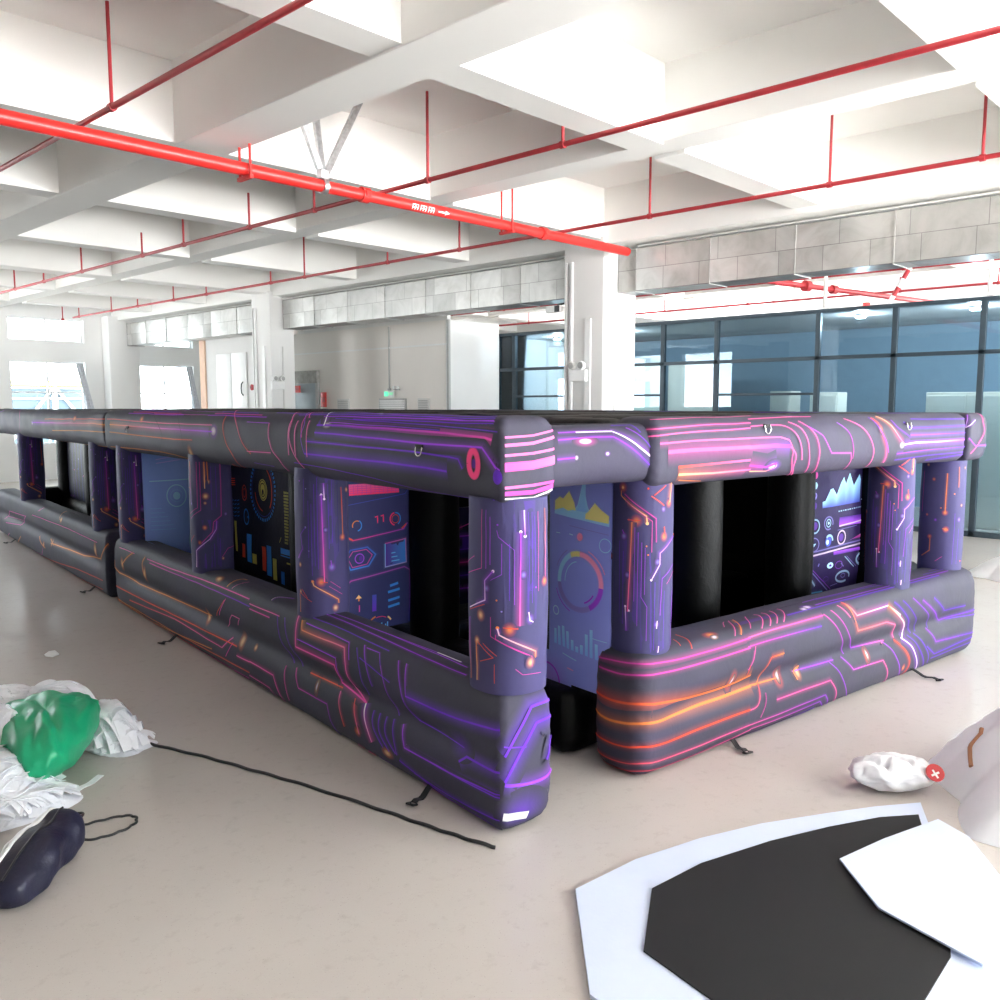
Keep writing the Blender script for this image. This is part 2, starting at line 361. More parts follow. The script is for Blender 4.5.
BLOBS={'ltube':[[60,120,'K',9,0.194,1.646],
[45,60,'V',9,0.027,1.594],
[90,70,'P',9,3.208,1.718],
[70,50,'R',9,4.851,1.787],
[60,90,'O',9,3.722,1.526],
[60,30,'W',8,1.558,1.805]],'ltube2':[[70,40,'P',9,3.131,1.681],
[80,50,'R',9,1.106,1.768]],'lbase':[[60,80,'O',9,5.592,0.435],
[60,90,'O',9,4.925,0.441],
[50,80,'O',9,3.509,0.33],
[80,50,'O',9,3.299,0.686],
[60,80,'O',9,2.856,0.281],
[30,75,'R',9,1.731,0.253],
[18,50,'G',9,1.731,0.253],
[40,40,'R',9,1.257,0.117],
[70,40,'O',9,0.949,0.088],
[30,30,'O',9,2.643,0.284],
[120,80,'V',5,0.315,0.332],
[160,60,'V',5,0.16,-0.015],
[180,120,'V',6,-0.114,0.094]],'lbase2':[[60,120,'O',9,0.37,0.441],
[50,50,'O',9,2.737,0.206],
[60,50,'O',9,1.843,0.615],
[40,60,'O',9,2.354,0.271]],'fbase':[[70,45,'R',9,0.628,0.726],
[35,25,'G',9,0.636,0.693],
[45,85,'R',9,0.76,0.38],
[16,45,'G',9,0.763,0.384],
[55,80,'R',9,1.231,0.309],
[22,50,'G',9,1.234,0.315],
[40,60,'O',7,1.428,0.298],
[45,70,'R',9,2.208,0.265],
[18,45,'G',9,2.211,0.268],
[30,40,'R',8,2.712,0.074],
[70,50,'P',9,1.608,0.753],
[40,30,'W',9,1.552,0.739]],'ftube':[[90,60,'P',9,1.019,1.541],
[30,50,'R',8,2.185,1.758],
[40,30,'W',8,2.462,1.636]],'lintel':[[90,40,'M',9,0.303,1.75],
[22,16,'P',9,0.439,1.674],
[14,14,'W',9,0.241,1.662]]}
EXPO=1.36
import bpy, random
from mathutils import Vector, Matrix
SC=bpy.context.scene
COL=SC.collection
PI=math.pi
R=math.radians
TH=R(-7.5)                                  # the inflatables stand a little turned in the hall
MZ=Matrix.Rotation(TH,4,'Z')
def mz(x,y,z=0): return MZ@Vector((x,y,z))
# ------------------------------------------------------------------ materials
def lin(c):
    return tuple((v/12.92 if v<=.04045 else ((v+.055)/1.055)**2.4) for v in c)
def hexc(h): return lin(tuple(int(h[i:i+2],16)/255 for i in (0,2,4)))
def new_mat(name):
    m=bpy.data.materials.new(name); m.use_nodes=True
    nt=m.node_tree; nt.nodes.clear()
    o=nt.nodes.new('ShaderNodeOutputMaterial'); b=nt.nodes.new('ShaderNodeBsdfPrincipled')
    nt.links.new(b.outputs[0],o.inputs[0]); return m,nt,b
def N(nt,t,**k):
    n=nt.nodes.new(t)
    for a,v in k.items(): setattr(n,a,v)
    return n
def noise(nt,scale,detail=3,rough=.55,coord='Object',dist=0.,stretch=None):
    tc=N(nt,'ShaderNodeTexCoord'); nz=N(nt,'ShaderNodeTexNoise')
    nz.inputs['Scale'].default_value=scale; nz.inputs['Detail'].default_value=detail; nz.inputs['Roughness'].default_value=rough
    nz.inputs['Distortion'].default_value=dist
    if stretch:
        mp=N(nt,'ShaderNodeMapping'); mp.inputs['Scale'].default_value=stretch
        nt.links.new(tc.outputs[coord],mp.inputs[0]); nt.links.new(mp.outputs[0],nz.inputs['Vector'])
    else: nt.links.new(tc.outputs[coord],nz.inputs['Vector'])
    return nz
def ramp(nt,src,stops):
    r=N(nt,'ShaderNodeValToRGB'); e=r.color_ramp.elements
    while len(e)<len(stops): e.new(.5)
    for i,(p,c) in enumerate(stops): e[i].position=p; e[i].color=(*c,1) if len(c)==3 else c
    nt.links.new(src,r.inputs[0]); return r
def bump(nt,b,src,strength,dist=.01):
    bp=N(nt,'ShaderNodeBump'); bp.inputs['Strength'].default_value=strength; bp.inputs['Distance'].default_value=dist
    nt.links.new(src,bp.inputs['Height']); nt.links.new(bp.outputs[0],b.inputs['Normal']); return bp
def plain(name,col,rough=.5,metal=0.,var=.12,nscale=6.,bmp=0.,bscale=40.,spec=.5,coord='Object'):
    m,nt,b=new_mat(name)
    nz=noise(nt,nscale,4,coord=coord)
    r=ramp(nt,nz.outputs['Fac'],[(.3,tuple(c*(1-var) for c in col)),(.7,tuple(min(1,c*(1+var)) for c in col))])
    nt.links.new(r.outputs[0],b.inputs['Base Color'])
    b.inputs['Roughness'].default_value=rough; b.inputs['Metallic'].default_value=metal
    b.inputs['Specular IOR Level'].default_value=spec
    if bmp:
        n2=noise(nt,bscale,3,coord=coord); bump(nt,b,n2.outputs['Fac'],bmp)
    return m
def printed(name,base,tint,rough=.48,bmp=.25,emis=0):
    """printed fabric: base cloth colour with the ink the mesh carries as a colour attribute"""
    m,nt,b=new_mat(name)
    nz=noise(nt,1.6,4)
    r=ramp(nt,nz.outputs['Fac'],[(.35,base),(.72,tint)])
    at=N(nt,'ShaderNodeAttribute'); at.attribute_name='ink'
    mx=N(nt,'ShaderNodeMix',data_type='RGBA')
    nt.links.new(at.outputs['Alpha'],mx.inputs[0]); nt.links.new(r.outputs[0],mx.inputs[6]); nt.links.new(at.outputs['Color'],mx.inputs[7])
    nt.links.new(mx.outputs[2],b.inputs['Base Color'])
    b.inputs['Roughness'].default_value=rough; b.inputs['Specular IOR Level'].default_value=.16
    if bmp:
        n2=noise(nt,9,4,.6,dist=.6); bump(nt,b,n2.outputs['Fac'],bmp,.02)
    return m
# ------------------------------------------------------------------ mesh builder
class MB:
    def __init__(s): s.v=[];s.f=[];s.m=[];s.c={};s.cur=0
    def add(s,vs,fs,m=None):
        o=len(s.v); s.v+= [tuple(v) for v in vs]; s.f+=[tuple(i+o for i in f) for f in fs]; s.m+=[s.cur if m is None else m]*len(fs); return o
    def box(s,x0,x1,y0,y1,z0,z1,m=None):
        s.add([(x0,y0,z0),(x1,y0,z0),(x1,y1,z0),(x0,y1,z0),(x0,y0,z1),(x1,y0,z1),(x1,y1,z1),(x0,y1,z1)],
              [(0,3,2,1),(4,5,6,7),(0,1,5,4),(1,2,6,5),(2,3,7,6),(3,0,4,7)],m); return s
    def bbox(s,x0,x1,y0,y1,z0,z1,r=.01,m=None):
        """box with rounded vertical edges and chamfered rims"""
        r=min(r,(x1-x0)/2.01,(y1-y0)/2.01,(z1-z0)/2.01)
        rings=[]
        for z,i in ((z0,r*.6),(z0+r*.6,0),(z1-r*.6,0),(z1,r*.6)):
            ring=[]
            for cx,cy,a0 in ((x1-r,y1-r,0),(x0+r,y1-r,90),(x0+r,y0+r,180),(x1-r,y0+r,270)):
                for k in range(4):
                    a=R(a0+30*k); ring.append((cx+(r-i*.99)*math.cos(a),cy+(r-i*.99)*math.sin(a),z))
            rings.append(ring)
        s.loft(rings,True,True,m); return s
    def loft(s,rings,cap0=True,cap1=True,m=None,closed=True):
        n=len(rings[0]); vs=[p for r in rings for p in r]; fs=[]
        for i in range(len(rings)-1):
            for k in range(n if closed else n-1):
                a=i*n+k;b=i*n+(k+1)%n; fs.append((a,b,b+n,a+n))
        if cap0: fs.append(tuple(reversed(range(n))))
        if cap1: fs.append(tuple((len(rings)-1)*n+k for k in range(n)))
        return s.add(vs,fs,m)
    def tube(s,pts,r,n=12,m=None,caps=True):
        pts=[Vector(p) for p in pts]; rings=[]
        rr=r if isinstance(r,(list,tuple)) else [r]*len(pts)
        up=None
        for i,p in enumerate(pts):
            d=(pts[min(i+1,len(pts)-1)]-pts[max(i-1,0)]).normalized()
            if up is None:
                up=Vector((0,0,1)) if abs(d.z)<.9 else Vector((1,0,0))
            u=(up-d*up.dot(d)).normalized(); w=d.cross(u); up=u
            rings.append([tuple(p+(u*math.cos(2*PI*k/n)+w*math.sin(2*PI*k/n))*rr[i]) for k in range(n)])
        s.loft(rings,caps,caps,m); return s
    def lathe(s,prof,c=(0,0,0),n=24,m=None,axis='z'):
        rings=[]
        for r,h in prof:
            ring=[]
            for k in range(n):
                a=2*PI*k/n; x,y=r*math.cos(a),r*math.sin(a)
                q=(x,y,h) if axis=='z' else ((h,x,y) if axis=='x' else (y,h,x))
                ring.append((c[0]+q[0],c[1]+q[1],c[2]+q[2]))
            rings.append(ring)
        s.loft(rings,True,True,m); return s
    def build(s,name,mats,parent=None,smooth=True,ang=40,M=None,sub=(0,0,0)):
        me=bpy.data.meshes.new(name)
        vs=s.v
        if M is not None: vs=[tuple(M@Vector(v)) for v in vs]
        if any(sub): vs=[(v[0]-sub[0],v[1]-sub[1],v[2]-sub[2]) for v in vs]
        me.from_pydata(vs,[],s.f)
        for mt in (mats if isinstance(mats,(list,tuple)) else [mats]): me.materials.append(mt)
        if any(s.m): me.polygons.foreach_set('material_index',s.m)
        if s.c:
            a=me.color_attributes.new('ink','FLOAT_COLOR','POINT')
            d=[0.]*(4*len(s.v))
            for i,c in s.c.items(): d[4*i:4*i+4]=c
            a.data.foreach_set('color',d)
        me.update()
        if smooth:
            me.polygons.foreach_set('use_smooth',[True]*len(me.polygons))
            if ang<180: me.set_sharp_from_angle(angle=R(ang))
        o=bpy.data.objects.new(name,me); COL.objects.link(o)
        if parent is not None: o.parent=parent
        return o
def tag(o,label=None,cat=None,group=None,kind=None):
    if label: o['label']=label
    if cat: o['category']=cat
    if group: o['group']=group
    if kind: o['kind']=kind
    return o
def thing(name,label,cat,loc=(0,0,0),rz=0.,group=None):
    o=bpy.data.objects.new(name,None); COL.objects.link(o); o.location=loc; o.rotation_euler=(0,0,rz); o.empty_display_size=.1
    return tag(o,label,cat,group)
def struct(o): o['kind']='structure'; return o
# ------------------------------------------------------------------ ink on surfaces
INK={'V':hexc('6a35c8'),'P':hexc('a046dd'),'M':hexc('d94aa8'),'K':hexc('f767a8'),'R':hexc('f0563f'),'O':hexc('f58a4a'),'G':hexc('ffc88c'),
     'W':hexc('fbe3ff'),'D':hexc('2a2930'),'B':hexc('3f8fe8'),'C':hexc('6cc6ff'),'Y':hexc('d8cf6a'),'N':hexc('2c2a6e'),'L':hexc('8f86d8'),
     'c':hexc('a4dcff'),'y':hexc('f3ea96'),'k':hexc('ff9cc8'),'l':hexc('b9aeff'),'b':hexc('8ec4ff'),'U':hexc('4450b8'),'X':hexc('14141f'),'E':hexc('ff3d78'),'T':hexc('b9e3ff'),'J':hexc('1d1b38'),'I':hexc('5a2f9a')}
GLOW={'G':'O','W':'P','K':'M'}
class Ink:
    gain=1.;wide=1.
    """draws strips, discs, arcs and polygons on a surface pos(p,q,off) inside an MB"""
    def __init__(s,mb,pos,step=.03,base=.0012): s.mb,s.pos,s.step,s.base,s.k=mb,pos,step,base,0
    def lift(s): s.k+=1; return s.base+.00006*((s.k*17)%41)
    def _put(s,pts,cols,faces,off):
        o=s.mb.add([s.pos(p,q,off) for p,q in pts],faces)
        for i,c in enumerate(cols): s.mb.c[o+i]=c
    def strip(s,pts,offs,alph,cols,off,closed=False):
        n=len(pts)
        if n<2: return
        nor=[]
        for i in range(n):
            a=pts[i-1] if (i>0 or closed) else pts[i]; b=pts[(i+1)%n] if (i<n-1 or closed) else pts[i]
            c=pts[i]
            def unit(u,v):
                dx,dy=v[0]-u[0],v[1]-u[1]; l=math.hypot(dx,dy) or 1e-9; return dx/l,dy/l
            d1=unit(a,c) if a!=c else unit(c,b); d2=unit(c,b) if b!=c else d1
            n1=(-d1[1],d1[0]); n2=(-d2[1],d2[0]); mx,my=n1[0]+n2[0],n1[1]+n2[1]; l=math.hypot(mx,my)
            if l<.3: nor.append(n1); continue
            mx/=l;my/=l; sc=1/max(.55,mx*n1[0]+my*n1[1]); nor.append((mx*sc,my*sc))
        V=[];Cc=[]
        w=len(offs)
        for i,(p,q) in enumerate(pts):
            for j,of in enumerate(offs):
                V.append((p+nor[i][0]*of,q+nor[i][1]*of)); Cc.append((*cols[i],alph[j]))
        F=[]
        for i in range(n if closed else n-1):
            for j in range(w-1):
                a=i*w+j;b=((i+1)%n)*w+j; F.append((a,b,b+1,a+1))
        s._put(V,Cc,F,off)
    def dense(s,pts,smooth):
        if smooth and len(pts)>2:
            out=[]
            P=[pts[0]]+list(pts)+[pts[-1]]
            for i in range(1,len(P)-2):
                p0,p1,p2,p3=P[i-1],P[i],P[i+1],P[i+2]
                for k in range(5):
                    t=k/5
                    out.append(tuple(.5*((2*p1[d])+(-p0[d]+p2[d])*t+(2*p0[d]-5*p1[d]+4*p2[d]-p3[d])*t*t+(-p0[d]+3*p1[d]-3*p2[d]+p3[d])*t**3) for d in (0,1)))
            out.append(tuple(pts[-1])); pts=out
        out=[tuple(pts[0])]
        for a,b in zip(pts,pts[1:]):
            k=max(1,int(math.ceil(max(abs(b[0]-a[0])/s.step,abs(b[1]-a[1])/(s.step*.5)))))
            for i in range(1,k+1): out.append((lerp(a[0],b[0],i/k),lerp(a[1],b[1],i/k)))
        return out
    def line(s,pts,w,col,glow=0,smooth=False,ends=False):
        c0,c1=(col.split(':')+[col])[:2] if ':' in col else (col,col)
        w*=s.wide; G=s.gain
        d=s.dense(pts,smooth); n=len(d)
        def cl(a,b): return [tuple(min(.95,G*lerp(INK[a][k],INK[b][k],i/max(1,n-1))) for k in range(3)) for i in range(n)]
        if glow:
            g=w*(1.5+glow*.9); al=.16+.07*glow
            m=max(2,min(7,int(math.ceil(g/.010)))); tt=[j/m for j in range(-m,m+1)]
            s.strip(d,[g*t for t in tt],[al*(1-abs(t))**1.7 for t in tt],cl(GLOW.get(c0,c0),GLOW.get(c1,c1)),s.lift()*.6)
        s.strip(d,(-w/2,-w*.3,w*.3,w/2),(.55,1,1,.55),cl(c0,c1),s.base+.0030+.00005*(s.k%20))
    def blob(s,p,q,rx,ry,col,a=.95,hot=None,n=20,rot=0.):
        V=[(p,q)];Cc=[];F=[]
        core=INK[hot] if hot else INK[col]; oc=INK[col]
        K_=3 if max(rx,ry)<.05 else 8; rings=[(j/K_,(1-j/K_)**1.4) for j in range(1,K_+1)]
        Cc.append((*core,a))
        for r,al in rings:
            for k in range(n):
                t=2*PI*k/n; x,y=rx*r*math.cos(t),ry*r*math.sin(t)
                V.append((p+x*math.cos(rot)-y*math.sin(rot),q+x*math.sin(rot)+y*math.cos(rot)))
                Cc.append((*(core if r<.4 else oc),a*al))
        for k in range(n): F.append((0,1+k,1+(k+1)%n))
        for r in range(len(rings)-1):
            for k in range(n):
                a0=1+r*n+k;b0=1+r*n+(k+1)%n; F.append((a0,a0+n,b0+n,b0))
        s._put(V,Cc,F,s.lift()+.0006)
    def disc(s,p,q,r,col,n=20,ry=None):
        ry=ry or r
        V=[(p,q)]+[(p+r*math.cos(2*PI*k/n),q+ry*math.sin(2*PI*k/n)) for k in range(n)]
        s._put(V,[(*INK[col],1)]*(n+1),[(0,1+k,1+(k+1)%n) for k in range(n)],s.lift()+.0012)
    def arc(s,p,q,r,w,col,a0=0,a1=360,n=36,ry=None,glow=0):
        ry=ry or r
        m=max(3,int(n*abs(a1-a0)/360)+1)
        pts=[(p+r*math.cos(R(lerp(a0,a1,i/(m-1)))),q+ry*math.sin(R(lerp(a0,a1,i/(m-1))))) for i in range(m)]
        st=s.step; s.step=9; s.line(pts,w,col,glow); s.step=st
    def poly(s,pts,col,alpha=1,cols=None,off=.0008):
        s._put(pts,[(*INK[c],alpha) for c in (cols or [col]*len(pts))],[tuple(range(len(pts)))],s.lift()+off)
    def area(s,top,base,c0,c1,nx=4,ny=5):
        """graph area under the polyline TOP down to BASE (a polyline too), shaded from c0 below to c1 above"""
        def ev(P,x):
            for a,b in zip(P,P[1:]):
                if a[0]<=x<=b[0]: return lerp(a[1],b[1],(x-a[0])/max(1e-9,b[0]-a[0]))
            return P[0][1] if x<P[0][0] else P[-1][1]
        xs=[]
        for a,b in zip(top,top[1:]): xs+=[lerp(a[0],b[0],i/nx) for i in range(nx)]
        xs.append(top[-1][0]); V=[];Cc=[];F=[]
        for x in xs:
            t=ev(top,x);b=ev(base,x)
            for j in range(ny+1): V.append((x,lerp(b,t,j/ny))); Cc.append((*[lerp(INK[c0][k],INK[c1][k],j/ny) for k in range(3)],1))
        for i in range(len(xs)-1):
            for j in range(ny): a=i*(ny+1)+j; F.append((a,a+ny+1,a+ny+2,a+1))
        s._put(V,Cc,F,s.lift()+.0006)
    def rect(s,p0,q0,p1,q1,col,col2=None,alpha=1):
        """filled rectangle, col at q0 to col2 at q1"""
        c2=col2 or col
        np_=max(1,int(abs(p1-p0)/.05)); nq=max(1,int(abs(q1-q0)/.05)); V=[];Cc=[];F=[]
        for i in range(np_+1):
            for j in range(nq+1):
                V.append((lerp(p0,p1,i/np_),lerp(q0,q1,j/nq))); Cc.append((*[lerp(INK[col][k],INK[c2][k],j/nq) for k in range(3)],alpha))
        for i in range(np_):
            for j in range(nq): a=i*(nq+1)+j; F.append((a,a+nq+1,a+nq+2,a+1))
        s._put(V,Cc,F,s.lift()+.0006)
    def outline(s,pts,w,col,glow=0): s.line(list(pts)+[pts[0]],w,col,glow)
# ================================================================== the inflatable maze
M_FAB=printed('printed_grey_cloth',hexc('43434d'),hexc('474458'),.64,.16)
M_FABP=printed('printed_violet_cloth',hexc('454467'),hexc('4d4775'),.6,.12)
M_BLK=printed('black_cloth',hexc('26262b'),hexc('2e2e35'),.5,.35)
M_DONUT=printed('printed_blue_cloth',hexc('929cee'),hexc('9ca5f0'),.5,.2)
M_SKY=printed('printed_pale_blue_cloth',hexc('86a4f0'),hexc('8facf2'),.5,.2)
M_NAVY=printed('printed_navy_cloth',hexc('353a68'),hexc('3c3f70'),.5,.2)
M_DARK=printed('printed_black_cloth',hexc('1a1a2c'),hexc('1f1f36'),.5,.2)
M_PURP=printed('printed_purple_cloth',hexc('21163e'),hexc('2a1d50'),.5,.2)
M_WEB=plain('black_webbing',hexc('1b1b1d'),.7,bmp=.3,bscale=300)
M_STEEL=plain('bright_steel',hexc('c9cbce'),.25,1.)
MO1=(2.30,2.84,0); MO2=(2.30,8.98,0)
def root_at(name,label,o,group):
    w=mz(*o); return thing(name,label,'inflatable maze',w,TH,group)
maze1=root_at('inflatable_maze','nearer section of the dark grey inflatable maze printed with neon purple and orange circuit lines',MO1,'sections of the inflatable maze')
maze2=root_at('inflatable_maze','farther section of the inflatable maze, beyond the narrow gap at its base on the left',MO2,'sections of the inflatable maze')
def bar_mesh(b,dp=.045,nq=44):
    mb=MB(); P=2*(b.L+b.W); ps=[]; p=-b.W
    cor=[-b.W,0,b.L,b.L+b.W,2*b.L+b.W]
    while p<P-b.W-1e-6:
        ps.append(p); d=min(abs(p-c) for c in cor); fr=-.1<p<b.L+.4
        p+= (.012 if d<.08 else dp) if fr else dp*2
    qs=[lerp(b.qmin,b.qmax,.5-.5*math.cos(PI*i/nq))*.35+lerp(b.qmin,b.qmax,i/nq)*.65 for i in range(nq+1)]
    n=len(ps); vs=[b.pos(p,q) for q in qs for p in ps]; fs=[]
    for j in range(nq):
        for i in range(n):
            a=j*n+i; c=j*n+(i+1)%n; fs.append((a,c,c+n,a+n))
    mb.add(vs,fs); return mb
def make_bar(key,name,root,o,mat=None,extra=None):
    b=BAR[key]; mb=bar_mesh(b,nq=76 if len(b.lobes)>1 else 56); ink=Ink(mb,b.pos)
    if key[0]=='l' and key!='lintel': ink.gain,ink.wide=1.3,1.35
    else: ink.gain=.88
    for rx,ry,col,it,p,q in BLOBS.get(key,[])[2 if key=='ltube' else 0:]:
        hot={'O':'G','R':'O','P':'W','W':'W','K':'K','G':'W','V':'V','M':'W'}[col]
        ink.blob(p,q,rx/1000,ry/1000,col,it/10,hot)
    for w,col,gl,sm,pts in LINES.get(key,[]):
        ink.line(list(zip(pts[::2],pts[1::2])),w/1000,col,gl,sm)
    if extra: extra(ink,b)
    return mb.build(name,mat or M_FAB,root,ang=180,sub=o)
def ftube_extra(k,b): pass
def ltube_extra(k,b):
    rp,rq=BLOBS['ltube'][0][4:6]; k.arc(rp,rq,.034,.028,'E',n=24,ry=.058); k.disc(rp,rq,.016,'I',16,.022)
    rp,rq=BLOBS['ltube'][1][4:6]; k.disc(rp,rq,.03,'V',16,.036)
    for i,q in enumerate((1.86,1.885,1.91,1.935)): k.line([(.06,q),(1.3+.35*i,q)],.006,'VPVV'[i],2)
    for i,q in enumerate((1.865,1.89,1.92)):
        for p0,p1 in ((2.4,3.4),(3.9,5.3)): k.line([(p0+.1*i,q),(p1-.1*i,q)],.006,'PMV'[i],1)
    for p in (1.78,1.93,2.02): k.line([(p,q/100) for q in range(160,186,2)],.006,'K',1)
def rt_extra(k,b):
    for i,q in enumerate((1.85,1.88,1.91)): k.line([(.2,q),(2.6+.3*i,q)],.008,'VPV'[i],2)
    k.line([(-.28,1.6),(-.1,1.6),(.0,1.66)],.008,'P',1)
def fbase_extra(k,b):
    k.line([(1.35,.72),(3.3,.72)],.008,'V',2); k.line([(1.7,.75),(3.5,.75)],.008,'P',2)
    k.rect(.9,.74,1.3,.78,'I','I',.35)
make_bar('lbase','wall_base',maze1,MO1)
make_bar('ltube','top_tube',maze1,MO1,extra=ltube_extra)
make_bar('fbase','wall_base',maze1,MO1,extra=fbase_extra)
make_bar('ftube','top_tube',maze1,MO1)
make_bar('rtube','top_tube',maze1,MO1,extra=rt_extra)
make_bar('lintel','door_lintel',maze1,MO1)
make_bar('lbase2','wall_base',maze2,MO2)
make_bar('ltube2','top_tube',maze2,MO2)
# ---- posts: traced as fractions of the width and height one sees
def PT(x0,x1,y0,y1,items):
    out=[]
    for it in items:
        k=it[0]; out.append((k,)+tuple(it[1:-1])+([((x-x0)/(x1-x0),(y-y0)/(y1-y0)) for x,y in it[-1]],))
    return out
PAT_B=PT(515,900,150,1000,[
 ('g',.09,'V',[(740,150),(745,700)]),
 ('l',8,'P:W',3,[(725,195),(728,292)]),('l',8,'P:K',4,[(708,265),(718,800)]),('d',7,'W',[(708,265)]),('d',7,'W',[(728,292)]),
 ('l',6,'V:P',2,[(598,465),(560,512),(572,600),(538,662)]),('d',6,'L',[(598,465)]),
 ('l',5,'R:O',1,[(845,225),(850,530)]),('b',24,'R',[(848,535)]),('b',18,'O',[(878,245)]),
 ('b',34,'R',[(695,800)]),('l',5,'R',2,[(690,800),(740,805)]),('d',8,'O',[(640,795)]),
 ('l',7,'G:O',2,[(640,795),(648,820),(815,918),(818,942)]),('b',26,'O',[(795,968)]),
 ('l',4,'R',0,[(545,872),(630,922)]),('l',4,'R',0,[(560,850),(600,900)]),('b',18,'O',[(545,870)]),('l',5,'O',1,[(540,880),(540,1000)]),('b',18,'O',[(550,700)]),
 ('b',28,'P',[(772,712)]),('l',5,'P',1,[(765,670),(770,712)]),('d',5,'P',[(555,185)]),('d',4,'L',[(620,608)]),('d',4,'L',[(605,230)]),('b',16,'P',[(732,480)]),
 ('l',3,'V',0,[(620,300),(620,650)]),('l',3,'V',0,[(640,320),(640,760)]),('l',3,'V',0,[(660,200),(660,700)]),('l',3,'V',0,[(680,160),(680,720)]),
 ('l',3,'V',0,[(755,200),(755,600)]),('l',3,'V',0,[(780,180),(780,560)]),('l',3,'M',0,[(760,800),(830,850)]),('l',3,'M',0,[(750,830),(840,890)]),('l',3,'N',0,[(870,300),(870,700)]),
 ('l',3,'V',0,[(590,170),(590,400)]),('l',3,'N',0,[(820,180),(820,620)])])
PAT_A=PT(130,470,430,1295,[
 ('g',.10,'V',[(370,430),(380,980)]),
 ('l',8,'W:P',3,[(366,470),(368,588)]),('l',8,'P:K',4,[(350,568),(347,1000)]),('d',7,'W',[(350,568)]),('d',7,'W',[(368,588)]),
 ('l',4,'O:K',1,[(452,470),(452,790)]),('b',26,'R',[(450,810)]),
 ('l',7,'P:W',3,[(240,748),(205,795),(207,885),(140,940)]),('d',7,'W',[(240,748)]),('b',20,'P',[(212,830)]),
 ('l',4,'M',0,[(130,725),(160,690)]),('l',4,'M',0,[(135,780),(190,740),(190,470)]),('l',4,'P',0,[(210,470),(210,740)]),('l',4,'P',0,[(228,500),(228,720)]),
 ('l',3,'P',0,[(255,560),(262,590),(325,650),(325,900)]),('l',3,'P',0,[(275,620),(275,760),(230,790)]),('l',3,'V',0,[(305,620),(305,880)]),
 ('l',3,'V',0,[(385,480),(385,960)]),('l',3,'V',0,[(400,480),(400,900)]),('l',3,'M',0,[(425,480),(425,850)]),('l',3,'V',0,[(412,500),(412,760)]),
 ('b',20,'P',[(362,765)]),('b',26,'P',[(392,975)]),('l',6,'W',2,[(385,940),(390,980),(405,990)]),
 ('l',4,'R',0,[(140,950),(205,905)]),('b',30,'O',[(185,960)]),('l',6,'P:O',1,[(140,985),(142,1280)]),
 ('b',34,'R',[(305,1015)]),('l',5,'R',2,[(280,1005),(340,1012)]),('d',8,'O',[(258,1008)]),
 ('l',8,'W:O',3,[(258,1010),(265,1040),(415,1130),(415,1160)]),('b',30,'O',[(395,1178)]),
 ('l',4,'M',1,[(250,1040),(250,1060),(400,1150),(402,1200)]),('l',4,'M',0,[(230,960),(230,1050),(380,1140)]),
 ('b',24,'O',[(168,1085)]),('l',6,'O:G',2,[(165,1090),(167,1275)]),('l',4,'R',0,[(168,1085),(240,1150),(180,1180)]),('l',4,'R',0,[(195,1090),(255,1140)]),
 ('l',3,'M',0,[(330,1200),(360,1230),(440,1240)]),('l',3,'R',0,[(245,1180),(245,1270)]),
 ('d',4,'O',[(255,880)]),('d',4,'L',[(275,930)]),('d',4,'P',[(258,535)]),('d',4,'P',[(415,830)])])
PAT_C=PT(440,695,320,1020,[
 ('g',.10,'V',[(600,600),(610,1010)]),('g',.07,'V',[(520,520),(520,900)]),
 ('b',30,'R',[(487,345)]),('d',7,'G',[(487,345)]),('l',7,'O:G',3,[(480,358),(480,378),(583,455),(586,482)]),('d',8,'G',[(586,484)]),
 ('b',34,'R',[(545,474)]),('l',5,'R',2,[(510,472),(560,472)]),
 ('l',7,'O:K',3,[(528,480),(522,680),(516,845)]),('d',6,'W',[(520,840)]),
 ('l',5,'M',1,[(495,370),(620,465),(622,560)]),('l',4,'M',0,[(500,395),(605,475),(605,600)]),
 ('l',6,'P:W',3,[(690,545),(638,605),(638,650),(605,712)]),('d',6,'W',[(605,712)]),('b',20,'P',[(630,640)]),
 ('l',7,'W:P',3,[(506,822),(510,925)]),('d',6,'W',[(506,824)]),('b',20,'P',[(630,895)]),('l',6,'W',2,[(632,880),(630,912)]),
 ('l',8,'O:G',3,[(680,320),(676,405)]),('b',26,'R',[(674,408)]),('l',6,'R',1,[(655,500),(657,540)]),('b',28,'R',[(655,540)]),
 ('l',5,'R',1,[(600,375),(655,415)]),('l',5,'R',1,[(612,372),(660,335)]),('b',16,'P',[(652,430)]),('b',18,'R',[(447,632)]),('l',4,'R',0,[(445,640),(440,930)]),
 ('b',22,'P',[(495,540)]),('l',5,'P',1,[(488,515),(497,530)]),
 ('l',3,'P',0,[(540,500),(540,800)]),('l',3,'P',0,[(553,520),(553,900)]),('l',3,'P',0,[(567,560),(567,780),(590,820),(590,960)]),('l',3,'P',0,[(580,580),(580,770)]),
 ('l',4,'P',1,[(695,660),(650,710),(645,860)]),('l',4,'M',0,[(695,690),(668,735)]),('l',4,'P',1,[(690,770),(690,1000)]),('l',3,'V',0,[(620,720),(620,1000)]),('l',3,'V',0,[(660,760),(660,1000)]),
 ('d',4,'O',[(592,610)]),('d',4,'O',[(585,575)]),('b',18,'P',[(512,695)]),('d',5,'R',[(588,345)]),('l',6,'W',2,[(640,985),(638,1012)]),
 ('l',3,'V',0,[(480,560),(480,860)]),('l',3,'V',0,[(495,600),(495,900)]),('l',3,'N',0,[(460,400),(460,900)])])
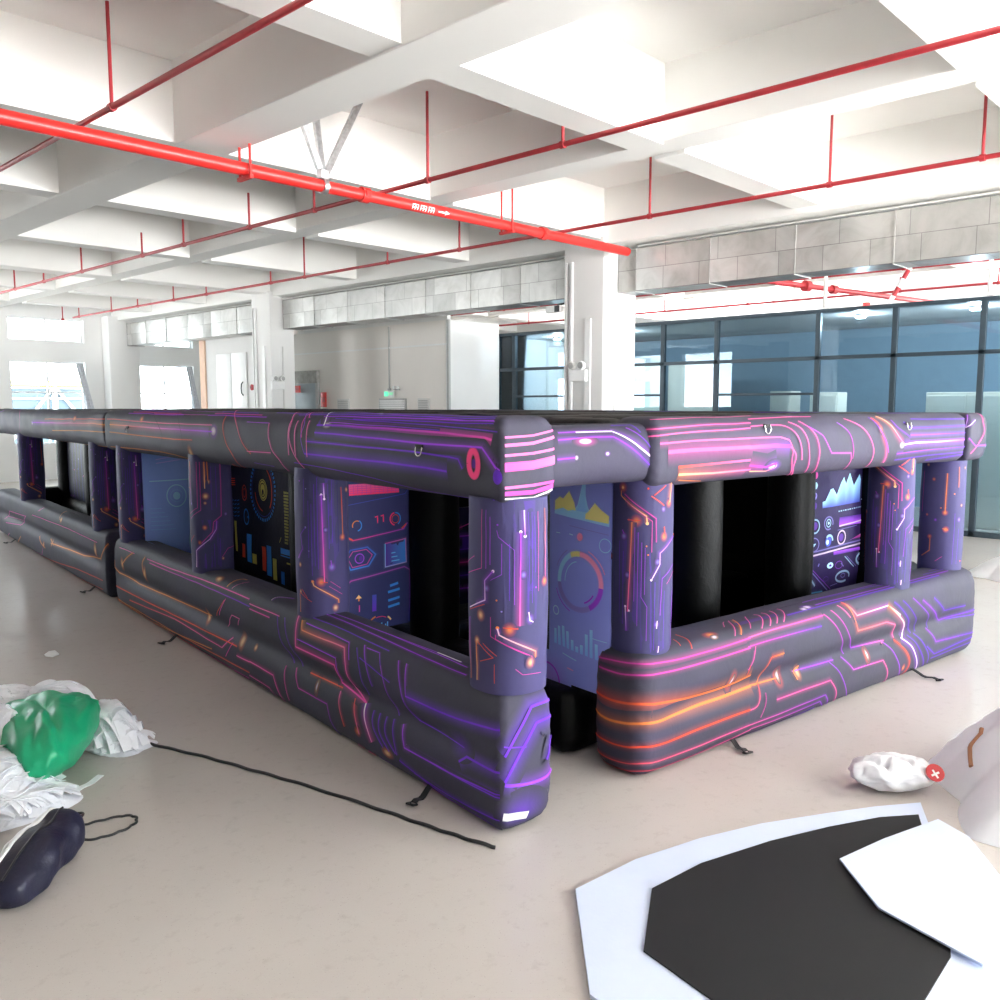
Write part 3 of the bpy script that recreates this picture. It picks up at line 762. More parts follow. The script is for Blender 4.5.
PAT_D=PT(745,930,235,690,[
 ('g',.10,'V',[(830,480),(835,680)]),
 ('l',6,'O:P',2,[(752,240),(755,410)]),('b',18,'P',[(756,415)]),('l',7,'O:G',2,[(815,240),(815,350)]),('l',6,'O',1,[(826,240),(828,318)]),('b',22,'O',[(827,322)]),
 ('b',30,'O',[(817,382)]),('b',14,'O',[(815,410)]),
 ('l',5,'M',1,[(880,250),(878,465),(845,490),(840,530),(795,578)]),('l',8,'W:P',3,[(770,680),(772,610),(828,560),(855,520),(858,485)]),
 ('b',22,'R',[(810,512)]),('b',20,'R',[(788,575)]),('b',14,'O',[(880,645)]),('l',4,'M',0,[(798,240),(798,440),(750,480)]),('l',4,'M',0,[(785,240),(785,430),(748,460)]),
 ('l',4,'R',0,[(745,580),(765,545)]),('l',4,'M',0,[(875,640),(900,605),(925,600)]),('d',5,'O',[(740,350)]),('b',14,'P',[(895,460)]),
 ('l',3,'V',0,[(840,260),(840,440)]),('l',3,'V',0,[(860,260),(860,430)]),('l',3,'V',0,[(845,580),(845,680)]),('l',3,'V',0,[(870,560),(870,680)]),('l',3,'V',0,[(810,620),(810,685)])])
PAT_E=PT(690,900,235,660,[
 ('l',6,'O',2,[(810,285),(808,435)]),('b',24,'R',[(808,438)]),('b',26,'R',[(815,503)]),('l',5,'O',1,[(800,500),(825,505)]),('b',20,'R',[(745,535)]),('l',5,'O',1,[(748,540),(748,590),(715,615)]),
 ('b',14,'O',[(725,255)]),('b',14,'O',[(890,265)]),('l',4,'O',1,[(860,260),(862,340)]),('d',5,'O',[(845,365)]),('b',14,'O',[(880,410)]),('b',20,'P',[(870,465)]),('b',16,'V',[(768,468)]),
 ('l',4,'M',0,[(775,630),(805,610)]),('d',4,'O',[(790,420)]),('b',12,'R',[(730,450)]),('b',16,'R',[(752,310)]),('l',3,'M',0,[(710,280),(710,440)]),('l',3,'V',0,[(850,440),(850,640)]),('l',3,'V',0,[(870,500),(870,640)]),('d',6,'R',[(890,630)])])
def make_post(key,pat,root,o,ztop=1.49,zbot=.665,mat=None,flip=False):
    p=POST[key]; p.rot=math.atan2(-p.cy,-p.cx)
    mb=MB(); n=44; nz=26
    vs=[p.pos(2*PI*p.r*i/n,lerp(p.z0,p.z1,j/nz)) for j in range(nz+1) for i in range(n)]; fs=[]
    for j in range(nz):
        for i in range(n): a=j*n+i; c=j*n+(i+1)%n; fs.append((a,c,c+n,a+n))
    fs.append(tuple(reversed(range(n)))); fs.append(tuple(nz*n+i for i in range(n)))
    mb.add(vs,fs)
    k=Ink(mb,p.pos,step=.025)
    def mp(a,b):
        a=max(.015,min(.985,a)); return (p.r*1.04*math.asin(2*a-1),lerp(ztop,zbot,b))
    for it in pat:
        pts=[mp(a,b) for a,b in it[-1]]
        if it[0]=='g':
            w=it[1]; c=[INK[it[2]]]*99; d=k.dense(pts,False); k.strip(d,(-w,-w*.5,0,w*.5,w),(0,.16,.3,.16,0),c,.0004)
        elif it[0]=='l': k.line(pts,it[1]/1000*.8,it[2],it[3])
        elif it[0]=='d': k.disc(*pts[0],it[1]/1000,it[2],12)
        elif it[0]=='b': k.blob(*pts[0],it[1]/1000,it[1]/1000*1.1,it[2],.95,{'R':'O','O':'G','P':'L','V':'P'}.get(it[2]),14)
    return mb.build('post',mat or M_FABP,root,ang=60,sub=o)
make_post('p1',PAT_A,maze1,MO1); make_post('p2',PAT_B,maze1,MO1); make_post('p3',PAT_D,maze1,MO1); make_post('p4',PAT_B,maze1,MO1)
make_post('q1',PAT_C,maze1,MO1,1.52,.64); make_post('q2',PAT_C,maze1,MO1,1.56,.66); make_post('q3',PAT_E,maze1,MO1)
make_post('p5',PAT_B,maze2,MO2); make_post('p6',PAT_B,maze2,MO2)
# ---- steel rings on the top tubes and webbing tabs on the floor
def d_ring(key,p,q,root,o):
    b=BAR[key]; a=Vector(b.pos(p,q,.004)); out=(Vector(b.pos(p,q,.03))-a)
    out=Vector((-1,0,0)) if b.ax=='y' else Vector((0,-1,0)); side=Vector((0,1,0)) if b.ax=='y' else Vector((1,0,0))
    mb=MB(); c=a+out*.006
    pts=[c+side*(.026*math.cos(t))+Vector((0,0,.026*math.sin(t)-.012))+out*.008 for t in [PI+PI*i/10 for i in range(11)]]
    pts=[c+side*.026*-1+Vector((0,0,.012))]+pts+[c+side*.026+Vector((0,0,.012))]
    mb.tube(pts,.004,8); r=mb.build('steel_ring',M_STEEL,root,sub=o)
    t=MB(); t.bbox(-.03,.03,-.004,.006,-.004,.016,.003)
    ang=0 if b.ax=='x' else PI/2
    t.build('webbing_tab',M_WEB,root,M=Matrix.Translation(c)@Matrix.Rotation(ang,4,'Z'),sub=o)
d_ring('ltube',.60,1.70,maze1,MO1); d_ring('ltube',5.2,1.70,maze1,MO1)
d_ring('ftube',.95,1.80,maze1,MO1); d_ring('ftube',2.55,1.79,maze1,MO1)
def anchor(x,y,dx,dy,root,o):
    """short webbing strap with a loop that lies on the floor beside the base"""
    d=Vector((dx,dy,0)); l=d.length; d.normalize(); s=Vector((-d.y,d.x,0))*.016
    mb=MB(); rows=[]
    for i in range(9):
        t=i/8; z=.045*(1-t)**2+.006+.012*math.sin(t*9)*t
        c=Vector((x,y,0))+d*l*t; rows.append((c,z))
    for up in (0,.004):
        pass
    rings=[[tuple(c-s+Vector((0,0,z))),tuple(c+s+Vector((0,0,z))),tuple(c+s+Vector((0,0,z+.005))),tuple(c-s+Vector((0,0,z+.005)))] for c,z in rows]
    mb.loft(rings)
    e=rows[-1][0]; mb.tube([e+s*1.2+Vector((0,0,.008)),e+s*1.2+d*.03+Vector((0,0,.016)),e-s*1.2+d*.03+Vector((0,0,.016)),e-s*1.2+Vector((0,0,.008))],.006,8)
    mb.build('anchor_strap',M_WEB,root,sub=o)
for x,y in ((2.33,3.42),(2.33,7.05)): anchor(x,y,-.14,-.05,maze1,MO1)
anchor(2.33,9.5,-.13,-.04,maze2,MO2); anchor(2.33,13.6,-.13,-.04,maze2,MO2)
anchor(3.98,2.88,-.03,-.13,maze1,MO1); anchor(6.05,2.88,-.0,-.2,maze1,MO1)
# ---- black inside: low walls, columns and ceiling grid
def black_bar(name,ax,x0,y0,L,W,z0,z1,root,o,n=2.6,seed=0):
    b=Bar(ax,x0,y0,L,W,z0,[((z0+z1)/2,(z1-z0)/2)],n=n,rc=.05,seed=seed); return bar_mesh(b,.12,20).build(name,M_BLK,root,ang=180,sub=o)
def black_col(x,y,r,root,o,z0=.3,z1=1.6,seed=0):
    p=Post(x,y,z0,z1,r,2.1,seed); mb=MB(); n=28;nz=30
    rings=[[p.pos(2*PI*r*i/n,lerp(z0,z1,j/nz)) for i in range(n)] for j in range(nz+1)]
    mb.loft(rings); return mb.build('inner_column',M_BLK,root,ang=60,sub=o)
for i,(x,y) in enumerate(((3.27,4.75),(4.56,3.62),(5.66,3.62),(3.38,3.84),(4.56,4.75),(5.66,4.75),(3.27,6.56),(4.56,6.56),(5.66,6.56),(3.27,8.45),(4.56,8.45),(5.66,8.45))):
    black_col(x,y,(.165,.175,.165,.15)[i] if i<4 else .16,maze1,MO1,seed=i)
black_bar('inner_base','y',3.12,3.30,5.3,.32,0,.36,maze1,MO1,seed=11)
black_bar('inner_base','x',3.50,3.47,3.2,.32,0,.40,maze1,MO1,seed=12)
black_bar('inner_base','x',2.62,8.38,4.3,.31,0,.66,maze1,MO1,seed=13)
black_bar('inner_base','y',6.70,3.25,5.4,.31,0,.66,maze1,MO1,seed=14)
black_bar('inner_base','x',3.45,4.62,3.2,.30,0,.40,maze1,MO1,seed=15)
for i,x in enumerate((3.12,4.41,5.51)): black_bar('roof_tube','y',x,3.35 if x>4 else 3.13,5.35,.31,1.50,1.835,maze1,MO1,seed=20+i)
for i,y in enumerate((3.47,4.60,6.40,8.30)): black_bar('roof_tube','x',2.6,y,4.1,.31,1.52,1.845,maze1,MO1,seed=30+i)
def panel(name,ax,x0,y0,w,z0,z1,mat,draw,root,o,th=.05,bulge=.03,face=-1,nu=12,nv=16):
    """printed curtain panel; u runs to the viewer's right, v upward"""
    H=z1-z0
    def pos(u,v,off=0.):
        a=max(0,min(1,u/w));c=max(0,min(1,v/H)); d=bulge*(math.sin(a*PI)*math.sin(c*PI))**.6 if 0<a<1 and 0<c<1 else 0
        d+=.004*vnoise(u*6,v*5,x0)+off
        if ax=='x': return (x0+u,y0-d,z0+v)
        return (x0-d,y0-u,z0+v)
    mb=MB(); vs=[pos(w*i/nu,H*j/nv) for j in range(nv+1) for i in range(nu+1)]; k=(nu+1)*(nv+1)
    if ax=='x': vs+=[(x0+w*i/nu,y0+th,z0+H*j/nv) for j in range(nv+1) for i in range(nu+1)]
    else: vs+=[(x0+th,y0-w*i/nu,z0+H*j/nv) for j in range(nv+1) for i in range(nu+1)]
    fs=[]
    for j in range(nv):
        for i in range(nu):
            a=j*(nu+1)+i; fs.append((a,a+1,a+nu+2,a+nu+1)); fs.append((k+a+1,k+a,k+a+nu+1,k+a+nu+2))
    rim=[i for i in range(nu+1)]+[j*(nu+1)+nu for j in range(1,nv+1)]+[nv*(nu+1)+i for i in range(nu-1,-1,-1)]+[j*(nu+1) for j in range(nv-1,0,-1)]
    for i in range(len(rim)): a,b=rim[i],rim[(i+1)%len(rim)]; fs.append((b,a,k+a,k+b))
    mb.add(vs,fs)
    ink=Ink(mb,pos,step=.03)
    draw(ink,w,H)
    return mb.build(name,mat,root,ang=50,sub=o)
rnd=random.Random(5)
def d_donut(k,w,H):
    f=lambda x,y:(x/304*w*1.16-.06*w,H*(1-y/1000*1.08+.05))
    def fp(x,y):   # picture of the panel (25..275 wide, 60..930 high)
        return ((x-22)/250*w,H*(1-(y-60)/860))
    k.area([fp(*p) for p in ((50,150),(72,132),(88,138),(112,105),(135,150),(145,190))],[fp(50,200),fp(145,205)],'y','y')
    k.area([fp(*p) for p in ((180,190),(190,180),(214,142),(240,168),(266,188))],[fp(180,210),fp(266,218)],'y','y')
    k.area([fp(*p) for p in ((128,190),(148,158),(154,120),(160,70),(174,70),(178,120),(186,158),(206,205))],[fp(128,206),fp(206,216)],'b','c')
    k.area([fp(*p) for p in ((50,190),(90,176),(110,186),(130,180),(165,182),(200,186),(215,184),(230,192),(268,205))],[fp(50,205),fp(160,216),fp(268,230)],'c','c')
    c=fp(162,470); rx=92/250*w; ry=125/860*H
    for a0,a1,col in ((-5,88,'k'),(88,115,'y'),(115,188,'c'),(188,300,'L'),(300,355,'P')): k.arc(*c,rx*.9,.032,col,a0,a1,40,ry*.92)
    k.arc(*c,rx*.62,.006,'c',100,185,40,ry*.66); k.arc(*c,rx*.7,.010,'P',290,330,40,ry*.7); k.arc(*c,rx*1.1,.006,'k',20,70,40,ry*1.12); k.arc(*c,rx*1.1,.006,'L',120,160,40,ry*1.12);k.arc(*c,rx*1.1,.006,'P',200,250,40,ry*1.1)
    k.disc(*fp(162,286),.022,'k'); k.arc(*fp(256,306),.036,.005,'c',n=24); k.arc(*fp(64,612),.024,.007,'T',n=20)
    hs=(40,58,66,50,20,0,14,66,92,40)
    for i,h in enumerate(hs):
        x,y=fp(52+19*i,742+i*2); k.rect(x,y-.02,x+.021,y+.012+h/860*H,'b','c')
    k.line([fp(120,245),fp(268,262)],.004,'L'); k.line([fp(90,790),fp(150,804)],.006,'c'); k.line([fp(110,848),fp(135,852)],.006,'k'); k.line([fp(215,690),fp(266,694)],.004,'c')
    k.line([fp(60,283),fp(78,283)],.005,'T'); k.line([fp(120,280),fp(135,282)],.006,'T')
    k.arc(*fp(20,930),.10,.012,'P',0,100,30); k.blob(*fp(40,900),.16,.14,'P',.45)
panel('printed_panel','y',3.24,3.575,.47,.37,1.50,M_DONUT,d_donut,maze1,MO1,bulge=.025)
def d_hex(k,w,H):
    f=lambda x,y:((x-180)/390*w,H*(1-(y-100)/900))       # from the wider crop
    k.rect(*f(215,195),*f(452,130),'E','K'); 
    for i in range(1,12): k.line([f(215+i*20,135),f(215+i*20,193)],.003,'M')
    for i in range(1,5): k.line([f(215,133+i*12),f(452,133+i*12)],.003,'M')
    k.line([f(200,250),f(480,205),f(500,170)],.004,'U')
    k.arc(*f(245,370),.030,.007,'O',60,200,n=24); k.arc(*f(245,370),.034,.008,'B',-80,60,n=24)
    k.line([f(330,330),f(342,326),f(342,366)],.008,'E'); k.line([f(358,326),f(370,322),f(370,362)],.008,'E')
    k.arc(*f(428,350),.040,.009,'E',100,260,n=24); k.arc(*f(428,350),.040,.009,'B',-60,90,n=24); k.arc(*f(428,350),.027,.004,'R',n=20)
    k.line([f(190,430),f(225,455),f(470,415),f(490,380)],.006,'E:P',1); k.line([f(200,432),f(225,452)],.011,'R'); k.line([f(460,412),f(485,385)],.011,'R')
    k.outline([f(190,560),f(215,510),f(290,500),f(328,548),f(295,612),f(215,625)],.010,'U:B',1); k.outline([f(205,560),f(225,520),f(285,513),f(312,548),f(288,600),f(222,612)],.005,'M')
    k.arc(*f(254,563),.030,.007,'P',n=20); k.disc(*f(260,563),.013,'I',12,.02)
    q=[f(375,492),f(480,475),f(480,618),f(375,632)]; k.poly([q[0],q[1],q[2],q[3]],'U',.85,cols=['I','B','B','I']); k.outline(q,.007,'M:C',1)
    for i in range(3): k.line([f(405,553+i*24),f(425+i*10,551+i*24)],.007,'C')
    k.line([f(190,1000),f(190,720),f(215,690),f(470,645),f(498,668),f(498,990)],.008,'M:U',1)
    k.poly([f(235,800),f(250,778),f(265,800)],'G'); k.line([f(250,800),f(250,815)],.010,'O'); k.line([f(252,840),f(252,880)],.008,'M')
    k.rect(*f(312,890),*f(332,790),'V','U')
    for y,x0 in ((745,398),(782,388),(833,388),(872,388)): k.line([f(x0,y+5),f(x0+(40 if y==745 else 58),y-6)],.018,'B')
    c=f(350,1010); k.arc(*c,.10,.010,'O',110,160,n=40); k.arc(*c,.10,.012,'G',35,55,n=40); k.arc(*c,.09,.005,'E',60,110,n=40)
    for i in range(6): 
        x,y=f(335+i*10,1000); k.rect(x,y-.03,x+.009,y+.012*(1+(i*7)%3),'U','C')
    k.arc(*f(572,260),.05,.010,'O',90,270,n=30); k.arc(*f(572,890),.05,.012,'C',90,270,n=30)
    for i in range(9): k.disc(*f(558,380+i*52),.006,'BRLRUBEBM'[i],8)
panel('printed_panel','x',2.62,4.82,.60,.46,1.44,M_NAVY,d_hex,maze1,MO1,bulge=.02)
def d_bars(k,w,H):
    f=lambda x,y:((x-110)/410*w,H*(1-(y-130)/760))
    c=f(345,320); rx=78/410*w; ry=190/760*H
    for i in range(44):
        a0=i*360/44; k.arc(*c,rx,.028,'B',a0,a0+4.6,n=120,ry=ry)
    k.arc(*c,rx*.88,.006,'U',0,360,n=60,ry=ry*.88)
    k.arc(*c,rx*.74,.016,'R',-45,75,n=60,ry=ry*.78); k.arc(*c,rx*.66,.012,'R',190,265,n=60,ry=ry*.7)
    k.disc(*c,rx*.34,'Y',24,ry*.36); k.arc(*c,rx*.2,.010,'X',n=24,ry=ry*.22); k.arc(c[0],c[1],rx*.28,.008,'X',n=24,ry=ry*.31); k.disc(c[0],c[1]-.02,rx*.08,'X',12,ry*.1)
    for i in range(17):
        x,y=f(472,312+i*19); k.rect(x,y-.010,x+.10-.002*i,y+.008,'Y','Y',.95-.03*i)
    k.rect(*f(445,690),*f(520,655),'B'); k.rect(*f(445,705),*f(520,698),'B'); k.rect(*f(480,745),*f(515,735),'Y')
    for x0,x1,y0,y1,cc in ((145,160,560,745,'Y'),(195,215,700,770,'R'),(228,260,625,790,'B'),(265,292,745,790,'Y'),(328,352,680,815,'R'),(358,388,665,835,'B'),(395,420,735,850,'Y'),(445,465,800,860,'B')):
        k.rect(*f(x0,y1+20),*f(x1,y0),cc)
    for i in range(4): k.line([f(120,282+i*14),f(158,276+i*14)],.010,'R')
    k.arc(*f(222,360),.05,.010,'R',n=24,ry=.07); k.arc(*f(222,360),.03,.006,'R',n=24,ry=.04)
    k.arc(*f(230,515),.05,.014,'B',n=24,ry=.07); k.disc(*f(240,515),.012,'B',10)
    for i in range(5):
        for j in range(3): k.line([f(128+j*20,430+i*26-j*4),f(142+j*20,422+i*26-j*4)],.008,'B')
    k.line([f(440,625),f(452,590)],.006,'Y'); k.rect(*f(475,215),*f(520,165),'D')
panel('printed_panel','y',3.22,8.12,1.36,.34,1.42,M_DARK,d_bars,maze1,MO1,bulge=.0)
def d_circ(k,w,H):
    f=lambda x,y:((x-605)/135*w,H*(1-(y-225)/370))
    k.arc(*f(657,390),.085,.010,'c',n=40,ry=.10); k.disc(*f(657,390),.032,'c',16,.036); k.arc(*f(657,390),.055,.004,'b',n=30)
    k.arc(*f(735,540),.25,.045,'c',70,250,n=60); k.arc(*f(735,540),.2,.006,'c',70,250,n=60)
    k.line([f(640,232),f(735,315)],.010,'k'); k.line([f(625,270),f(665,258),f(735,322)],.008,'l'); k.line([f(625,282),f(668,272)],.008,'l')
    k.line([f(612,340),f(735,335)],.010,'c')
    for i in range(6): k.line([f(612,430+i*14),f(612+18+5*i,430+i*14)],.005,'b')
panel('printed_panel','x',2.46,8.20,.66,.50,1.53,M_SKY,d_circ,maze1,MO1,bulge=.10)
def d_dash(k,w,H):
    k.gain=.62
    f=lambda x,y:((x-45)/480*w,H*(1-(y-60)/960))
    pk=[(135,385),(145,340),(165,335),(200,255),(220,250),(248,300),(280,215),(303,175),(318,225),(350,148),(383,245),(425,165),(437,205),(437,372)]
    base=[(135,385),(437,372)]
    P=[f(*p) for p in pk]
    k.area(P[1:-1],[P[0],P[-1]],'U','c')
    for i,y in enumerate((145,218,292,362)):
        k.disc(*f(88,y),.028,'MTLI'[i],12); 
        if i!=1: k.disc(*f(88,y-4),.012,'I',8)
    for r in (.11,.08,.045): k.arc(*f(512,208),r*.75,.010,'L',95,265,n=40)
    k.disc(*f(512,210),.018,'T',12); k.line([f(225,100),f(370,92)],.006,'P'); k.disc(*f(463,320),.014,'T',10); k.line([f(445,355),f(478,352)],.008,'T'); k.line([f(490,352),f(515,350)],.006,'L')
    x=262                                           # the small caption under the graph, too fine to read
    for wd in (14,20,10,18,12,22,12,0,20,12,10,16,18):
        if wd: k.line([f(x,422-(x-262)*.06),f(x+wd*.7,422-(x+wd-262)*.06)],.011,'T')
        x+=wd+2
    k.arc(*f(92,508),.060,.014,'T',n=30,ry=.052); k.disc(*f(92,505),.035,'I',14,.03); k.arc(*f(192,498),.058,.012,'L',-20,300,n=30,ry=.05); k.arc(*f(192,498),.03,.01,'T',n=20); k.disc(*f(192,498),.012,'T',8)
    k.rect(*f(275,535),*f(512,468),'P','I'); k.line([f(275,532),f(505,508)],.012,'W'); k.line([f(262,560),f(420,545)],.005,'L')
    k.arc(*f(90,640),.060,.010,'L',n=30,ry=.052); k.poly([f(78,634),f(104,632),f(90,655)],'T')
    k.disc(*f(195,632),.045,'U',16,.04); k.arc(*f(200,630),.05,.02,'T',0,140,n=24,ry=.045); k.disc(*f(188,636),.02,'T',10)
    k.arc(*f(297,618),.060,.014,'W',n=30,ry=.054); k.disc(*f(297,618),.036,'I',14,.032)
    k.poly([f(360,652),f(430,625),f(470,608),f(510,590),f(510,640)],'M',.8,cols=['I','M','W','W','M'])
    for y,c,wd in ((694,'L',.010),(720,'W',.014)): k.line([f(48,y),f(512,y-36)],wd,c,1)
    k.rect(*f(240,740),*f(512,715),'I','P'); 
    k.line([f(50,790),f(205,990)],.010,'L'); k.line([f(48,770),f(230,990)],.006,'P'); k.line([f(330,765),f(410,858)],.010,'T'); k.line([f(345,765),f(430,858)],.006,'L')
    k.arc(*f(512,805),.16,.022,'T',95,250,n=40,ry=.06); k.arc(*f(512,805),.11,.016,'L',95,250,n=40,ry=.045); k.arc(*f(512,805),.07,.016,'T',95,250,n=40,ry=.03)
    k.disc(*f(220,812),.046,'T',20,.024); k.disc(*f(220,812),.02,'I',12,.010); k.line([f(135,782),f(128,802)],.014,'L'); k.line([f(300,808),f(322,838)],.012,'L'); k.arc(*f(285,820),.05,.006,'P',n=20,ry=.03)
    k.arc(*f(320,912),.10,.018,'T',-20,200,n=40,ry=.042); k.arc(*f(320,912),.10,.018,'T',200,300,n=40,ry=.042); k.arc(*f(320,905),.03,.006,'L',n=20,ry=.016); k.arc(*f(190,905),.035,.005,'I',n=20,ry=.018)
    k.line([f(50,880),f(80,885),f(112,940)],.018,'T',1); k.line([f(50,985),f(170,992)],.012,'C',1); k.line([f(225,965),f(280,958)],.005,'L')
panel('printed_panel','x',5.955,3.66,.90,.42,1.46,M_PURP,d_dash,maze1,MO1,bulge=.01)
def d_dots(k,w,H):
    r=random.Random(3)
    for i in range(46): k.disc(r.uniform(.05,w-.03),r.uniform(.1,H-.1),r.uniform(.006,.012),r.choice('UBLRCUN'),8)
    for i in range(7): k.line([(w*.15+i*.06,.1),(w*.15+i*.06,H-.1)],.004,'U')
panel('printed_panel','x',3.56,3.66,1.0,.50,1.52,M_NAVY,d_dots,maze1,MO1,bulge=.01)
def d_far(k,w,H):
    for i in range(5): k.line([(0,.15+i*.12),(w,.1+i*.12)],.012,'PVMVP'[i],3)
    k.poly([(w*.1,.62),(w*.9,.62),(w*.9,.5),(w*.1,.5)],'V',.5); k.line([(w*.3,.42),(w*.35,.48),(w*.45,.5)],.02,'W',3); k.line([(.2,.7),(.5,.78),(w-.1,.78)],.010,'M',2)
panel('printed_panel','x',4.40,6.30,2.4,.10,.98,M_PURP,d_far,maze1,MO1,bulge=.01)
def d_lines(k,w,H):
    r=random.Random(8)
    for i in range(7): k.line([(.1+i*w/8,.1),(.1+i*w/8,H-.05)],.006,r.choice('UVND'))
    for i in range(10): k.disc(r.uniform(.05,w-.05),r.uniform(.1,H-.1),.010,r.choice('LUPM'),8)
panel('printed_panel','x',3.44,6.42,1.0,.36,1.52,M_DARK,d_lines,maze1,MO1)
def d_stars(k,w,H):
    r=random.Random(6)
    for i in range(90): k.disc(r.uniform(.02,w-.02),r.uniform(.25,H-.05),r.uniform(.005,.014),r.choice('LCTUP'),7)
    k.rect(0,.0,w,.22,'C','L',.6)
panel('printed_panel','x',3.40,5.60,.70,.36,1.52,M_DONUT,d_stars,maze1,MO1)
panel('printed_panel','x',4.72,5.20,.85,.95,1.52,printed('dull_green_cloth',hexc('3a3d3c'),hexc('454946'),.6),lambda k,w,H:[k.line([(.05,H*.75),(w*.5,H*.9),(w-.05,H*.92)],.008,'L')],maze1,MO1)
def plainp(ax,x0,y0,w,z0,z1,root,o): panel('black_curtain',ax,x0,y0,w,z0,z1,M_BLK,lambda k,w,H:None,root,o,bulge=.01)
plainp('y',6.72,8.3,4.75,.3,1.55,maze1,MO1); plainp('x',5.80,3.76,1.0,.3,1.55,maze1,MO1); plainp('x',2.6,8.5,4.1,.3,1.55,maze1,MO1)
plainp('y',4.45,8.3,1.9,.3,1.55,maze1,MO1); plainp('x',3.4,6.6,3.3,.3,1.55,maze1,MO1); plainp('x',4.75,5.25,.95,.3,.96,maze1,MO1); plainp('x',4.72,4.95,.0+.7,.3,.9,maze1,MO1)
mb=MB(); mb.bbox(2.5,6.9,3.5,8.6,.002,.012,.004); mb.build('black_ground_sheet',M_BLK,maze1,sub=MO1)
mb=MB(); mb.bbox(2.4,6.9,9.1,14.7,.002,.012,.004); mb.build('black_ground_sheet',M_BLK,maze2,sub=MO2)
# ---- farther section: the wall faces that show through its openings
for i,(x,y) in enumerate(((3.27,9.4),(3.27,11.2),(3.27,13.0),(4.6,11.2),(3.27,14.6),(4.6,13.0))): black_col(x,y,.16,maze2,MO2,seed=40+i)
for i,x in enumerate((3.12,4.41,5.51,6.69)): black_bar('roof_tube','y',x,9.05,5.75,.31,1.50,1.835,maze2,MO2,seed=50+i)
for i,y in enumerate((9.0,11.05,12.85,14.5)): black_bar('roof_tube','x',2.6,y,4.3,.31,1.52,1.84,maze2,MO2,seed=60+i)
black_bar('inner_base','y',3.12,9.05,5.7,.31,0,.5,maze2,MO2,seed=71); black_bar('inner_base','x',2.62,9.0,4.3,.31,0,.66,maze2,MO2,seed=72); black_bar('inner_base','x',2.62,14.5,4.3,.31,0,.66,maze2,MO2,seed=73)
panel('printed_panel','x',2.60,9.06,.60,.55,1.52,M_DARK,d_lines,maze2,MO2,bulge=.02)
panel('printed_panel','y',3.24,12.2,1.75,.42,1.52,M_DARK,d_lines,maze2,MO2,bulge=.02)
panel('printed_panel','y',3.24,14.7,1.30,.42,1.52,M_DARK,d_lines,maze2,MO2,bulge=.02)
# ================================================================== the hall
WHITE=(.80,.795,.78)
def floor_mat():
    m,nt,b=new_mat('coated_concrete_floor')
    n1=noise(nt,.35,4,.55,dist=.4); n2=noise(nt,14,5,.7); n3=noise(nt,160,2,.5)
    r1=ramp(nt,n1.outputs['Fac'],[(.3,hexc('beb7b1')),(.7,hexc('cac4bf'))])
    r2=ramp(nt,n2.outputs['Fac'],[(.30,(.74,.72,.70)),(.45,(1,1,1))])
    r3=ramp(nt,n3.outputs['Fac'],[(.26,(.55,.52,.5)),(.33,(1,1,1)),(.72,(1,1,1)),(.78,(1.25,1.25,1.25))])
    m1=N(nt,'ShaderNodeMix',data_type='RGBA',blend_type='MULTIPLY'); m1.inputs[0].default_value=.35
    m2=N(nt,'ShaderNodeMix',data_type='RGBA',blend_type='MULTIPLY'); m2.inputs[0].default_value=.75
    L=nt.links.new
    L(r1.outputs[0],m1.inputs[6]); L(r2.outputs[0],m1.inputs[7]); L(m1.outputs[2],m2.inputs[6]); L(r3.outputs[0],m2.inputs[7])
    # pale scuffs
    n4=noise(nt,5,6,.75,dist=.8); r4=ramp(nt,n4.outputs['Fac'],[(.66,(0,0,0)),(.80,(.6,.6,.6))])
    m3=N(nt,'ShaderNodeMix',data_type='RGBA'); L(r4.outputs[0],m3.inputs[0]); L(m2.outputs[2],m3.inputs[6]); m3.inputs[7].default_value=(*hexc('c9c6c3'),1)
    L(m3.outputs[2],b.inputs['Base Color'])
    b.inputs['Roughness'].default_value=.27
    b.inputs['Specular IOR Level'].default_value=.5
    return m
M_FLOOR=floor_mat()
M_WALL=plain('white_wall_paint',WHITE,.85,var=.02,nscale=1.5,bmp=.03,bscale=60)
M_CEIL=plain('white_ceiling_paint',(.88,.875,.85),.9,var=.02,nscale=.8,bmp=.03,bscale=40)
M_BEIGE=plain('beige_wall_paint',(.84,.80,.755),.85,var=.02,nscale=.7)
M_TRIM=plain('off_white_trim',(.70,.69,.67),.6,var=.03)
M_RED=plain('red_pipe_paint',hexc('d8302c'),.38,var=.10,nscale=12)
M_DRED=plain('dull_red_pipe_paint',hexc('b1333a'),.45,var=.12,nscale=10)
M_GALV=plain('galvanised_steel',(.62,.63,.64),.38,.9,var=.15,nscale=30)
M_FRAME=plain('dark_grey_aluminium',hexc('3a4750'),.4,.3,var=.08)
M_GREY=plain('grey_paint',(.42,.42,.41),.6,var=.06)
M_BLACK=plain('black_plastic',(.015,.015,.017),.45)
M_WPL=plain('white_plastic',(.85,.85,.84),.4,var=.02)
M_CREAM=plain('cream_board',hexc('efeadb'),.7,var=.03)
M_LIT,_nt,_b=new_mat('lit_lamp_lens'); _nz=noise(_nt,3,1); _r=ramp(_nt,_nz.outputs['Fac'],[(.2,(.95,.95,.95)),(.8,(1,1,1))]); _nt.links.new(_r.outputs[0],_b.inputs['Emission Color']); _nt.links.new(_r.outputs[0],_b.inputs['Base Color']); _b.inputs['Emission Strength'].default_value=8.
